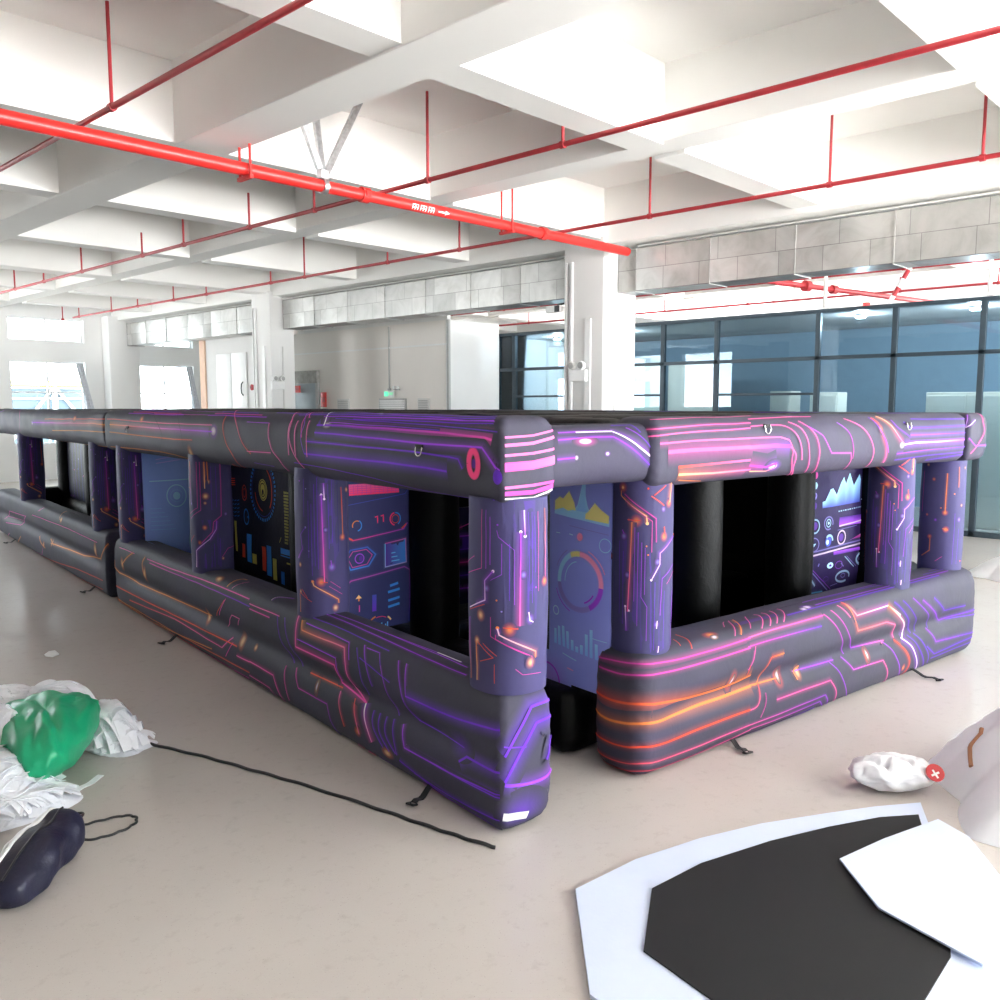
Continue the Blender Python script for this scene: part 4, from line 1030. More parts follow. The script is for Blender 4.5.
def duct_mat():
    m,nt,b=new_mat('patched_duct_foil'); L=nt.links.new
    tc=N(nt,'ShaderNodeTexCoord'); sp=N(nt,'ShaderNodeSeparateXYZ'); mp=N(nt,'ShaderNodeCombineXYZ'); L(tc.outputs['Object'],sp.inputs[0]); L(sp.outputs[1],mp.inputs[0]); L(sp.outputs[2],mp.inputs[1])
    br=N(nt,'ShaderNodeTexBrick'); br.offset=.37; br.offset_frequency=3; br.squash=.7; br.squash_frequency=2
    br.inputs['Scale'].default_value=1.; br.inputs['Brick Width'].default_value=.78; br.inputs['Row Height'].default_value=.29; br.inputs['Mortar Size'].default_value=.004; br.inputs['Bias'].default_value=.0
    br.inputs['Color1'].default_value=(.44,.44,.425,1); br.inputs['Color2'].default_value=(.60,.60,.58,1); br.inputs['Mortar'].default_value=(.25,.245,.24,1)
    L(mp.outputs[0],br.inputs['Vector'])
    nz=noise(nt,2.2,5,.6,dist=1.5); r=ramp(nt,nz.outputs['Fac'],[(.3,(.8,.8,.78)),(.5,(1,1,1)),(.72,(1.15,1.15,1.15))])
    mx=N(nt,'ShaderNodeMix',data_type='RGBA',blend_type='MULTIPLY'); mx.inputs[0].default_value=.8
    L(br.outputs['Color'],mx.inputs[6]); L(r.outputs[0],mx.inputs[7]); L(mx.outputs[2],b.inputs['Base Color'])
    b.inputs['Metallic'].default_value=.55
    n2=noise(nt,4,4,.55,dist=.8); rr=ramp(nt,n2.outputs['Fac'],[(.3,(.30,)*3),(.7,(.46,)*3)]); L(rr.outputs[0],b.inputs['Roughness'])
    bump(nt,b,n2.outputs['Fac'],.15,.03)
    return m
M_DUCT=duct_mat()
def glass_mat(name,tint,refl):
    m=bpy.data.materials.new(name); m.use_nodes=True; nt=m.node_tree; nt.nodes.clear(); L=nt.links.new
    o=N(nt,'ShaderNodeOutputMaterial'); t=N(nt,'ShaderNodeBsdfTransparent'); g=N(nt,'ShaderNodeBsdfGlossy'); mx=N(nt,'ShaderNodeMixShader')
    nz=noise(nt,.5,2); r=ramp(nt,nz.outputs['Fac'],[(.2,tuple(c*.96 for c in tint)),(.8,tint)]); L(r.outputs[0],t.inputs[0])
    g.inputs['Color'].default_value=(.82,.92,1,1); g.inputs['Roughness'].default_value=.015
    fr=N(nt,'ShaderNodeLayerWeight'); fr.inputs['Blend'].default_value=refl
    L(fr.outputs['Fresnel'],mx.inputs[0]); L(t.outputs[0],mx.inputs[1]); L(g.outputs[0],mx.inputs[2]); L(mx.outputs[0],o.inputs[0]); return m
M_GLASS=glass_mat('blue_tinted_glass',(.72,.84,.91),.33)
M_CLEAR=glass_mat('clear_window_glass',(.93,.95,.95),.25)
# floor, ceiling, walls
struct((lambda mb:(mb.box(-9,20.6,-9,25,-.2,0),mb.build('floor',M_FLOOR,smooth=False))[1])(MB()))
struct((lambda mb:(mb.box(-9,20.6,-9,25,4.85,5.0),mb.build('ceiling',M_CEIL,smooth=False))[1])(MB()))
def sbox(name,b,mat,parent=None,bev=0):
    mb=MB(); (mb.bbox(*b,bev) if bev else mb.box(*b)); o=mb.build(name,mat,parent,smooth=bool(bev))
    return struct(o) if parent is None else o
# concrete beams: mains run with the duct, joists across
for x0,x1,zb in ((-2.3,-1.8,4.15),(.75,1.2,4.15),(3.77,4.25,4.15),(6.75,7.1,4.2),(9.95,10.6,4.10),(13.1,13.5,4.2),(16.3,16.7,4.2)):
    sbox('ceiling_beam',(x0,x1,-8.9,23.7,zb,4.86),M_CEIL,bev=.012)
XS=[-8.9,-2.3,-1.8,.75,1.2,3.77,4.25,6.75,7.1,9.95,10.6,13.1,13.5,16.3,16.7,20.4]
for y0,d in ((-6.5,.3),(-3.7,.3),(-1.0,.3),(1.75,.3),(4.45,.32),(7.5,.45),(10.15,.3),(13.07,.3),(15.95,.45),(18.6,.3),(21.3,.3)):
    for i in range(0,len(XS),2):
        sbox('ceiling_joist',(XS[i],XS[i+1],y0,y0+d,4.17,4.86),M_CEIL)
# far (north) wall with two-tier windows between the piers
WY=23.75
def wall_with_holes(name,u0,u1,z0,z1,holes,place,mat):
    """holes: list of (ua,ub,za,zb); place(ua,ub,za,zb) -> box"""
    us=sorted({u0,u1,*[h[0] for h in holes],*[h[1] for h in holes]}); zs=sorted({z0,z1,*[h[2] for h in holes],*[h[3] for h in holes]})
    mb=MB()
    for a,b in zip(us,us[1:]):
        for c,d in zip(zs,zs[1:]):
            m=((a+b)/2,(c+d)/2)
            if any(h[0]<m[0]<h[1] and h[2]<m[1]<h[3] for h in holes): continue
            mb.box(*place(a,b,c,d))
    return struct(mb.build(name,mat,smooth=False))
NW=[(-7.6,-5.2),(-3.2,-.8),(1.2,4.8),(7.45,9.25),(10.62,12.25)]
holes=[(a,b,3.5,4.08) for a,b in NW]+[(a,b,.9,3.0) for a,b in NW]
wall_with_holes('wall_north',-9,20.6,0,4.86,holes,lambda a,b,c,d:(a,b,WY,WY+.3,c,d),M_WALL)
wi=0
for a,b in NW[2:]:
    for za,zb in ((3.5,4.08),(.9,3.0)):
        wi+=1
        w=bpy.data.objects.new('window_%d'%wi,None); COL.objects.link(w); w.location=((a+b)/2,WY+.15,za); struct(w)
        mb=MB(); t=.04
        X0,X1=a-(a+b)/2,b-(a+b)/2; H=zb-za
        for x in ((X0,X0+t),(X1-t,X1),(-t/2,t/2)): mb.box(*x,-.03,.03,0,H)
        for z in ((0,t),(H-t,H))+(((H*.62,H*.62+t),) if H>1 else ()): mb.box(X0,X1,-.028,.028,*z)
        mb.build('window_frame',M_WPL,w,smooth=False)
        mb=MB(); mb.box(X0+.01,X1-.01,-.004,.004,.01,H-.01); mb.build('pane',M_CLEAR,w,smooth=False)
# daylight side (south) and the dim west side, both behind the camera
SW=[(2.2,7.2),(7.7,12.4),(12.9,19.8)]
wall_with_holes('wall_south',-9,20.6,0,4.86,[(a,b,.5,4.3) for a,b in SW],lambda a,b,c,d:(a,b,-6.3,-6.0,c,d),M_WALL)
WW=[(17.5,19.8,1.5,4.0),(20.6,23.0,1.5,4.0)]
wall_with_holes('wall_west',-9,25,0,4.86,WW,lambda a,b,c,d:(-4.3,-4.0,a,b,c,d),plain('dim_grey_wall_paint',(.14,.14,.14),.9,var=.03))
EW=[(-5.4,-.4,.9,4.1),(.2,4.2,2.2,4.1),(8.2,12.8,2.2,4.1)]  # openings added in the east wall to brighten ceiling and floor
wall_with_holes('wall_east',-9,25,0,4.86,EW,lambda a,b,c,d:(20.3,20.6,a,b,c,d),M_WALL)
# columns (with conduits and corner guards)
def column(y,X1=10.65):
    X0,Y0,Y1=9.88,y,y+.70
    c=sbox('column',(X0,X1,Y0,Y1,0,4.2),M_WALL,bev=.015)
    def kid(nm,b,mat,bev=.004): return sbox(nm,b,mat,c,bev)
    kid('conduit',(X0-.045,X0,Y0+.52,Y0+.56,0,3.9),M_WPL,.012); kid('conduit',(X0-.03,X0,Y0+.63,Y0+.66,0,3.9),M_WPL,.008)
    kid('cable_cover',(X0-.03,X0,Y0+.20,Y0+.30,0,3.1),M_WPL); kid('cable_cover',(X0+.26,X0+.29,Y0-.02,Y0,0,3.1),M_TRIM)
    return c
column(7.44); column(15.87,10.44)
sbox('column',(9.7,10.5,23.3,23.74,0,4.2),M_WALL,bev=.015)
# ventilation duct under the beam, one run between each pair of columns
def duct(y0,y1,label,x0=10.18,x1=10.62,z0=3.46,z1=4.03,cut=None):
    t=thing('ventilation_duct',label,'air duct',((x0+x1)/2,(y0+y1)/2,z0),0,'duct runs under the beam')
    mb=MB(); nseg=max(1,round((y1-y0)/1.15)); rr=random.Random(int(y0*10))
    cx=(x0+x1)/2; cy=(y0+y1)/2
    for i in range(nseg):
        a=lerp(y0,y1,i/nseg);b=lerp(y0,y1,(i+1)/nseg); e=rr.uniform(0,.012)
        mb.bbox(x0-cx-e,x1-cx,a-cy,b-cy,0-e*.6,z1-z0,.012)
    mb.build('duct_body',M_DUCT,t)
    for i in range(nseg+1):
        a=lerp(y0,y1,i/nseg)-cy; a=max(y0-cy+.012,min(y1-cy-.012,a))
        mb=MB(); mb.bbox(x0-cx-.014,x1-cx+.01,a-.006,a+.006,-.014,z1-z0+.008,.003); mb.build('flange',M_DUCT,t)
    mb=MB(); mb.bbox(x0-cx-.045,x0-cx-.025,y0-cy+.05,y1-cy-.05,z1-z0+.012,z1-z0+.032,.006); mb.build('conduit',M_TRIM,t)
    return t
duct(8.16,15.85,'patched silver air duct between the two white columns, under the ceiling beam')
duct(16.59,23.28,'far silver air duct beyond the farther column, ending at the window wall')
duct(-3.2,7.12,'big near silver air duct from the nearer column to the right edge')
mb=MB(); mb.bbox(-.22,.22,-.0,.31,0,.57,.01); t=thing('duct_end_piece','short silver duct stub against the bright face of the nearer column','air duct',(10.42,7.125,3.46)); mb.build('duct_body',M_DUCT,t)
# glazed office partition
GX=13.84; GT=3.42
g=bpy.data.objects.new('wall_office_glass',None); COL.objects.link(g); g.location=(GX,8,0); struct(g)
def gk(nm,y0,y1,z0,z1,mat,dx=.035,bev=.004): return sbox(nm,(-dx,dx,y0-8,y1-8,z0,z1),mat,g,bev)
YM=[13.22,12.75,9.04,7.94,6.12,4.93,3.72,2.5,1.2,-.2,-1.6]
for y in YM: gk('mullion',y-.04,y+.04,0,GT,M_FRAME)
gk('top_rail',-1.6,13.27,GT-.06,GT,M_FRAME,.04); gk('transom',-1.6,13.2,2.62,2.68,M_FRAME); gk('bottom_rail',-1.6,13.2,0,.08,M_FRAME)
for a,b in ((12.75,9.04),(7.94,6.12)): gk('door_head',b,a,2.06,2.10,M_FRAME,.03)
for a,b in zip(YM,YM[1:]):
    gk('pane',b+.03,a-.03,.07,2.63,M_GLASS,.005,0); gk('pane',b+.03,a-.03,2.67,GT-.05,M_GLASS,.005,0)
# lining and furniture of the office behind the glass
sbox('wall_office_back',(17.2,17.3,-1.6,13.27,0,3.42),plain('blue_grey_wall_paint',hexc('8fa3b2'),.8,var=.04))
sbox('ceiling_office',(13.95,17.3,-1.6,13.27,3.36,3.42),M_GREY)
sbox('wall_office_side',(13.88,17.2,13.20,13.27,0,3.36),M_WALL)
for i,(y0,y1,z1,lab) in enumerate(((10.35,13.12,2.80,'pale green board filling the lower panes left of the near column'),(9.12,10.3,2.78,'pale cream board in the lower panes just right of the near column'))):
    mb=MB(); mb.bbox(-.03,.03,-(y1-y0)/2,(y1-y0)/2,0,z1,.01); t=thing('partition_board',lab,'board',(15.9+.1*i,(y0+y1)/2,0),0,'boards behind the office glass')
    mb.build('board',plain('pale_green_board',hexc('dfeadb'),.7,var=.02) if i==0 else M_CREAM,t)
    mb=MB(); mb.bbox(-.2,.2,-.25,.25,0,.03,.01); mb.build('foot',M_GREY,t)
for i,(y0,y1,z1,x) in enumerate(((3.55,4.75,2.10,14.8),(6.25,6.75,2.12,15.0),(7.1,7.5,2.15,15.0))):
    lab=('wide cream cabinet behind the glass, above the right end of the maze','narrow cream cabinet behind the glass, middle of three','narrow cream cabinet behind the glass, close to the near column')[i]
    t=thing('office_cabinet',lab,'cabinet',(x,(y0+y1)/2,0),0,'cream cabinets in the office'); w=(y1-y0)/2
    mb=MB(); mb.bbox(0,.4,-w,w,0,z1,.012); mb.build('body',M_CREAM,t)
    k=2 if w>.3 else 1
    for j in range(k):
        mb=MB(); a=-w+.02+j*2*w/k; mb.bbox(-.02,0,a,a+2*w/k-.04,.05,z1-.05,.006); d=mb.build('door',M_CREAM,t)
        mb=MB(); mb.tube([(-.02,a+.05,z1-.5),(-.05,a+.05,z1-.5),(-.05,a+.05,z1-.35),(-.02,a+.05,z1-.35)],.006,8); mb.build('handle',M_GALV,d)
for i,(y,x) in enumerate(((5.7,14.45),(4.0,14.45),(10.4,14.5),(12.3,14.7))):  # the last lamp is added to brighten the boards behind the glass
    t=thing('ceiling_lamp','small white lamp under the office ceiling, '+('behind the widest dark pane','behind the pane at the far right','left of the near column','in the corner by the white wall')[i],'lamp',(x,y,3.36),0,'office ceiling lamps')
    mb=MB(); mb.lathe([(.02,0),(.09,0),(.10,-.03),(.08,-.05),(.02,-.052)],n=20); mb.build('shade',M_WPL,t)
    mb=MB(); mb.lathe([(.0,-.053),(.075,-.052),(.07,-.06),(0,-.062)],n=20); mb.build('lit_lens',M_LIT,t)
    l=bpy.data.lights.new('lamp_light','POINT'); l.energy=(34,34,30,22)[i]; l.shadow_soft_size=.08; lo=bpy.data.objects.new('lamp_light',l); COL.objects.link(lo); lo.parent=t; lo.location=(0,0,-.12)
# beige and white room boxes on the north-east
sbox('wall_beige_room',(12.32,12.42,13.27,18.75,0,3.62),M_BEIGE)
sbox('wall_white_room',(12.33,13.80,13.17,13.27,0,3.62),M_WALL)
sbox('trim_1',(12.28,12.33,13.13,13.19,0,3.62),M_GREY)
sbox('trim_2',(12.29,12.32,13.2,18.7,3.12,3.15),M_WPL)
sbox('wall_beige_return',(12.32,16.5,18.75,18.85,0,4.2),M_BEIGE)
sbox('wall_upper_white',(12.40,12.5,13.3,18.7,3.62,4.86),M_WALL)
# service doorway with a grey canopy left of the beige wall
d=bpy.data.objects.new('door_1',None); COL.objects.link(d); d.location=(12.30,18.2,0); struct(d)
def dk(nm,b,mat,bev=.005): return sbox(nm,b,mat,d,bev)
dk('door_frame',(-.05,.02,-.52,-.42,0,2.45),M_GREY); dk('door_frame',(-.05,.02,.60,.70,0,2.45),M_GREY); dk('lintel',(-.08,.02,-.52,.70,2.42,2.72),plain('grey_canopy',(.36,.355,.33),.8,var=.2,nscale=8,bmp=.4,bscale=20)); dk('door_leaf',(-.02,.01,-.42,.60,0,2.42),plain('blue_grey_door',hexc('98a4aa'),.5,var=.04))
def sign(name,x,y0,y1,z0,z1,label,txt=None,col=None,face=None,cat='sign'):
    t=thing(name,label,cat,(x,(y0+y1)/2,z0)); mb=MB(); mb.bbox(-.012,.0,-(y1-y0)/2,(y1-y0)/2,0,z1-z0,.004); mb.build('plate',face or M_RED,t); return t
def text_on(parent,txt,size,loc,rot,mat,name='lettering',ext=.001,align='CENTER'):
    cu=bpy.data.curves.new(name,'FONT'); cu.body=txt; cu.size=size; cu.extrude=ext; cu.align_x=align; cu.align_y='CENTER'
    o=bpy.data.objects.new(name,cu); COL.objects.link(o)
    bpy.context.view_layer.update()
    me=bpy.data.meshes.new_from_object(o.evaluated_get(bpy.context.evaluated_depsgraph_get())); bpy.data.objects.remove(o); 
    me.materials.clear(); me.materials.append(mat); r=bpy.data.objects.new(name,me); COL.objects.link(r); r.parent=parent; r.location=loc; r.rotation_euler=rot; return r
s1=sign('hanging_sign',12.20,18.32,18.72,2.20,2.37,'red notice board hung over the grey service doorway')
mb=MB()
for i in range(5): mb.box(-.016,-.012,-.13+.055*i,-.09+.055*i,.06,.115)
mb.build('lettering',M_DRED,s1,smooth=False)
s2=sign('fire_sign',12.25,17.32,17.55,1.85,2.20,'red sign on the beige wall right of the grey doorway')
mb=MB(); mb.box(-.016,-.012,-.06,.06,.12,.24); mb.build('lettering',M_DRED,s2,smooth=False)
# exit sign hanging on its conduit
t=thing('exit_sign','small lit green and white exit sign with a twin lamp on the beige wall','sign',(12.28,15.02,2.07))
mb=MB(); mb.bbox(-.03,.0,-.16,.16,0,.14,.006); mb.build('case',M_WPL,t)
mg,nt,b=new_mat('lit_green_sign'); nz=noise(nt,8,2); rp=ramp(nt,nz.outputs['Fac'],[(.3,hexc('38d68c')),(.7,hexc('6aeab0'))]); nt.links.new(rp.outputs[0],b.inputs['Base Color']); nt.links.new(rp.outputs[0],b.inputs['Emission Color']); b.inputs['Emission Strength'].default_value=.5
mb=MB(); mb.box(-.034,-.030,.02,.15,.02,.12); mb.build('lit_face',mg,t,smooth=False)
text_on(t,'EXIT',.075,(-.0315,-.075,.07),(R(90),0,R(-90)),mg,'lettering')
def emergency(x,y,z,label,par=None):
    t=thing('wall_mounted_lamp',label,'emergency light',(x,y,z),0,'twin emergency lights')
    mb=MB(); mb.bbox(-.07,0,-.15,.15,0,.16,.012); mb.build('case',M_WPL,t)
    for k in (-.085,.085):
        mb=MB(); mb.lathe([(.02,0),(.055,-.01),(.062,-.05),(.055,-.075),(.0,-.07)],(-.03,k,.22),18,axis='x'); l=mb.build('lamp_head',M_WPL,t)
        mb=MB(); mb.lathe([(.01,-.076),(.045,-.078),(.0,-.082)],(-.03,k,.22),16,axis='x'); mb.build('lens',M_GREY,l)
    return t
emergency(9.80,7.78,2.23,'twin headed emergency light box on the dim face of the nearer column')
emergency(9.98,15.84,2.22,'twin headed emergency light box low on the farther column').rotation_euler=(0,0,R(90))
t=thing('twin_spot_lamp','tiny twin lamp above the exit sign on the beige wall','emergency light',(12.28,14.75,2.22))
mb=MB(); mb.bbox(-.05,0,-.09,.09,0,.03,.006); mb.build('bracket',M_GREY,t)
for k in (-.06,.06): mb=MB(); mb.lathe([(.01,0),(.035,-.01),(.035,-.06),(.0,-.055)],(-.02,k,.055),14,axis='x'); mb.build('lamp_head',M_WPL,t)
t=thing('wall_conduit','thin grey conduit running down the beige wall to the exit sign','conduit',(12.30,15.05,2.21)); mb=MB(); mb.tube([(0,0,0),(0,0,1.38)],.018,10); mb.build('pipe',M_GREY,t); mb=MB(); mb.bbox(-.025,.02,-.04,.04,-.0,.05,.006); mb.build('junction_box',M_GREY,t)
t=thing('fire_alarm','dark red round alarm on the farther column','alarm',(9.875,16.60,2.27)); mb=MB(); mb.lathe([(.01,0),(.06,-.0),(.065,-.03),(.04,-.045),(0,-.046)],n=20,axis='x'); mb.build('case',M_DRED,t); mb=MB(); mb.lathe([(.0,-.045),(.02,-.05),(0,-.055)],n=12,axis='x'); mb.build('button',M_BLACK,t)
for i,(y0,y1) in enumerate(((16.5,16.95),(14.5,15.4),(13.75,14.1))):
    lab=('small air grille low on the beige wall near the doorway','wide white hatch low on the beige wall under the exit sign','small air grille low on the beige wall near its corner')[i]
    t=thing('wall_grille',lab,'grille',(12.30,(y0+y1)/2,1.72)); w=(y1-y0)/2
    mb=MB(); mb.bbox(-.02,.02,-w,w,0,.32,.005); mb.build('frame',M_TRIM if i!=1 else M_GREY,t)
    mb=MB(); 
    for k in range(6): mb.box(-.03,-.018,-w+.03,w-.03,.03+.045*k,.055+.045*k)
    mb.build('slats',M_GREY if i!=1 else M_WPL,t,smooth=False)
# pale partition with a cabinet door between the far columns
sbox('wall_partition',(10.70,10.80,17.0,20.1,0,3.52),M_WALL)
d=bpy.data.objects.new('door_2',None); COL.objects.link(d); d.location=(10.69,18.6,0); struct(d)
dk('door_leaf',(-.03,0,-.42,.25,0,3.1),M_WPL); dk('door_leaf',(-.03,0,.27,.95,0,3.1),M_WPL)
h=MB(); h.tube([(-.03,-.26,2.12),(-.08,-.27,2.17),(-.09,-.27,2.28),(-.08,-.27,2.38),(-.03,-.26,2.43)],.014,8); h.build('handle',M_BLACK,d)
sbox('trim_3',(10.66,10.74,20.1,20.35,0,3.55),plain('peach_trim',hexc('f0cdb4'),.7,var=.03))
# tied-back grey curtains at the far windows
M_CURT=plain('grey_curtain_cloth',(.55,.56,.60),.85,var=.12,nscale=20,bmp=.2,bscale=80)
def curtain(x,z1,dx,label):
    t=thing('tied_curtain',label,'curtain',(x,WY-.12,0),0,'tied back curtains'); mb=MB(); rings=[]
    for i in range(15):
        s=i/14; z=lerp(z1,.95,s); w=lerp(.07,.05,s)+.07*s**3; cx=dx*s; ring=[]
        for k in range(40):
            a=2*PI*k/40; rr=1+.28*math.sin(a*9+s*2); ring.append((cx+w*rr*math.cos(a),.055*rr*math.sin(a),z))
        rings.append(ring)
    mb.loft(rings); mb.build('folds',M_CURT,t,ang=80)
    mb=MB(); mb.lathe([(.05,z1-.02),(.08,z1-.01),(.08,z1+.02),(.03,z1+.03)],n=16); mb.build('heading',M_CURT,t)
curtain(9.05,2.95,.42,'grey curtain tied back at the leftmost far window')
curtain(12.05,2.95,.35,'grey curtain tied back at the far window beyond the pale pier')
# a steel shed seen outside the leftmost window
M_SHED=plain('blue_grey_steel_sheet',hexc('4c5b66'),.6,.0,var=.05)
t=thing('outdoor_shed','blue grey steel shed with a yellow eave outside the leftmost window','shed',(13.0,36.6,0))
mb=MB(); mb.box(-1.9,1.9,0,2,0,2.55); mb.build('cladding',M_SHED,t,smooth=False)
mb=MB(); mb.bbox(-2.2,2.2,-.3,2.2,2.62,2.86,.03); mb.build('eave',plain('yellow_paint',hexc('a89c50'),.6),t)
for a,b in (((-1.9,.2),(-.1,2.5)),((1.9,.2),(.1,2.5))):
    mb=MB(); mb.tube([(a[0],-.08,a[1]),(b[0],-.08,b[1])],.06,8); mb.build('brace',M_GREY,t)
for z in (2.15,1.7): mb=MB(); mb.tube([(-1.9,-.06,z),(1.9,-.06,z)],.04,8); mb.build('rail',M_GREY,t)
for x in (-1.9,0,1.9): mb=MB(); mb.bbox(x-.09,x+.09,-.12,.0,0,2.6,.01); mb.build('post',M_WPL,t)
sbox('ground_outside',(-30,40,25,60,-.25,-.05),plain('pale_concrete_yard',(.6,.6,.58),.9))
# ------------------------------------------------------------------ red fire pipes
PZ=3.95
def ring(mb,c,r,w,axis,m=None):
    prof=[(r*.9,-w/2),(r*1.12,-w/2),(r*1.12,w/2),(r*.9,w/2)]
    mb.lathe(prof,c,20,m,axis)
M_WINK=plain('white_stencil_paint',(.9,.88,.86),.6)
t=thing('fire_main_pipe','thick bright red fire main that runs under the joists to the nearer column','pipe',(3,7.08,PZ)); main=t
mb=MB(); mb.tube([(-7,0,0),(2.58,0,0)],.057,24); mb.tube([(2.58,0,0),(6.92,0,0)],.057,24); mb.build('pipe',M_RED,t)
for x in (-.25,2.46,2.62,5.02,5.25): mb=MB(); ring(mb,(x,0,0),.066,.07,'x'); 
for x in (2.50,5.18): mb=MB(); ring(mb,(x,0,0),.066,.09,'x'); mb.bbox(x-.03,x+.03,-.085,.085,-.025,.025,.006); mb.build('coupling',M_RED,t)
for x in (1.20,4.55,-2.0):
    mb=MB(); mb.tube([(x,-.085,.9),(x,-.085,-.07)],.012,8); mb.tube([(x,.085,.9),(x,.085,-.07)],.012,8); mb.bbox(x-.02,x+.02,-.11,.11,-.09,-.058,.004); mb.build('hanger',M_RED,t)
# stencil on the pipe (blurred signs and an arrow)
lt=MB()
def pp(a,b):
    th=R(-158)+b/.057; return (a,.0582*math.cos(th)*1.0,.0582*math.sin(th))
def patch(x0,x1,b0,b1):
    n=4; vs=[];fs=[]
    for i in range(n+1): vs+=[pp(x0,lerp(b0,b1,i/n)),pp(x1,lerp(b0,b1,i/n))]
    for i in range(n): fs.append((2*i,2*i+2,2*i+3,2*i+1))
    lt.add(vs,fs)
for gx in (3.08,3.19,3.30):
    patch(gx,gx+.012,-.03,.03);patch(gx+.035,gx+.047,-.03,.03);patch(gx+.07,gx+.082,-.03,.03);patch(gx,gx+.08,-.03,-.021);patch(gx,gx+.08,.0,.008)
patch(3.44,3.54,-.008,.008)
lt.add([pp(3.54,-.026),pp(3.54,0),pp(3.54,.026),pp(3.60,0)],[(0,3,1),(1,3,2)])
lt.build('stencil',M_WINK,t,ang=180)
# seismic brace of slotted channel above the main
t=bpy.data.objects.new('pipe_brace',None); COL.objects.link(t); t.parent=main; t.location=(2.02,0,.06); t['label']='galvanised three armed brace'
mb=MB(); ring(mb,(0,0,-.06),.068,.05,'x'); mb.build('clamp',M_GALV,t)
for v in ((-.42,-.05,.85),(-.02,.12,.85),(.52,.10,.85)):
    mb=MB(); n=Vector(v); s=n.normalized(); u=Vector((0,1,0)).cross(s).normalized()*.028; w=s.cross(u).normalized()*.022
    a=s*.10; b=Vector(v)
    mb.loft([[tuple(a+u+w),tuple(a-u+w),tuple(a-u-w),tuple(a+u-w)],[tuple(b+u+w),tuple(b-u+w),tuple(b-u-w),tuple(b+u-w)]]); ch=mb.build('channel',M_GALV,t,smooth=False)
    mb=MB()
    for k in range(6): c=lerp(.2,.9,k/6)*b; mb.tube([tuple(c+w*1.05-s*.02),tuple(c+w*1.05+s*.02)],.008,6)
    mb.build('slots',M_GREY,ch)
mb=MB(); mb.bbox(-.05,.05,-.04,.04,0,.09,.01); mb.build('swivel',M_GALV,t)
BS=1.039
def branch(x,y0,y1,hang,label,z=PZ+.08,r=.022,mat=None,hm=None,top=4.84,tees=(),group='sprinkler branch pipes'):
    if z>PZ: x*=BS; hang=[(a*BS,b) for a,b in hang]
    ym=(y0+y1)/2
    t=thing('sprinkler_pipe',label,'pipe',(x,ym,z),0,group)
    mb=MB(); mb.tube([(0,y0-ym,0),(0,y1-ym,0)],r,12); mb.build('pipe',mat or M_DRED,t)
    for y,h in hang:
        h=min(h,4.84-z)
        mb=MB(); mb.tube([(0,y-ym,-.01),(0,y-ym,h)],r*.62,8); mb.build('hanger_rod',mat or M_DRED,t)
        mb=MB(); ring(mb,(0,y-ym,0),r*1.25,.045,'y'); mb.build('pipe_clip',mat or M_DRED,t)
    return t
branch(2.72,-5,22,[(y,.72) for y in (1.2,3.4,6.3,9.2,12,15,18)],'red sprinkler pipe nearest the left side, cutting the upper left corner')
branch(5.55,-3,23.2,[(4.6,.85),(6.2,.85),(8.0,.86),(9.3,.4),(10.9,.8),(12.1,.32),(14.2,.8),(15.8,.35),(17.2,.7),(20,.4)],'red sprinkler pipe that crosses the main beside the steel brace')
branch(8.25,-3.5,22.6,[(2.3,.8),(3.6,.7),(5.6,.86),(8.6,.6),(10.1,.35),(12.2,.75),(13.2,.2),(15.4,.7),(16.7,.4),(18.3,.6),(19.6,.35),(21.4,.6),(22.4,.5)],'long thin red sprinkler pipe in front of the silver duct')
branch(13.98,-2,18.5,[(3.0,.3),(4.9,.3),(7.0,.3),(9.1,.3),(11,.3),(13.2,.3),(15.2,.3)],'red sprinkler pipe just below the silver duct, over the office glass',z=PZ)
t=branch(16.7,-2,16,[(y,.75) for y in (1.8,4.3,5.9,8.9,10.9,12.9,14.9)],'thin lower red sprinkler pipe beyond the office glass',z=PZ)
t=thing('fire_riser','thick upright red riser pipe against the far white wall over the office','pipe',(19.9,7.74,3.0)); mb=MB(); mb.tube([(0,0,-3),(0,0,1.15)],.085,16); mb.build('pipe',M_RED,t)
for z in (.2,.95): mb=MB(); ring(mb,(0,0,z),.09,.08,'z'); mb.build('coupling',M_RED,t)
t=thing('fire_cross_pipe','dull red pipe with a flanged valve crossing below the duct over the office','pipe',(14.6,6.2,3.80)); mb=MB(); mb.tube([(-1.6,.55,.06),(3.2,-.9,-.06)],.045,14); mb.build('pipe',M_DRED,t)
mb=MB(); mb.tube([(-.62,.254,.035),(-.52,.224,.033)],.09,14); mb.build('flange',M_DRED,t); mb=MB(); mb.tube([(.0,.066,.02),(.1,.036,.017)],.075,14); mb.build('flange',M_DRED,t)
for i,(y,x) in enumerate(((6.02,13.80),(3.66,13.80))):
    t=thing('drop_pole','slim white pole standing on the office glass, '+('near the flanged red pipe','close to the right edge')[i],'pole',(x,y,3.43),0,'white poles over the office glass'); mb=MB(); mb.tube([(0,0,0),(0,0,.85)],.028,10); mb.build('pole',M_TRIM,t); mb=MB(); mb.bbox(-.06,.06,-.05,.05,-.0,.02,.004); mb.build('base_plate',M_TRIM,t)
t=thing('striped_rod','slanting rod with red and white bands over the office glass','rod',(13.85,5.0,3.42)); a=Vector((.0,.05,.0)); b=Vector((.0,-.42,.85))
for k in range(7): mb=MB(); mb.tube([tuple(a.lerp(b,k/7)),tuple(a.lerp(b,(k+1)/7))],.035,10); mb.build('band',(M_WPL,M_DRED)[k%2],t)
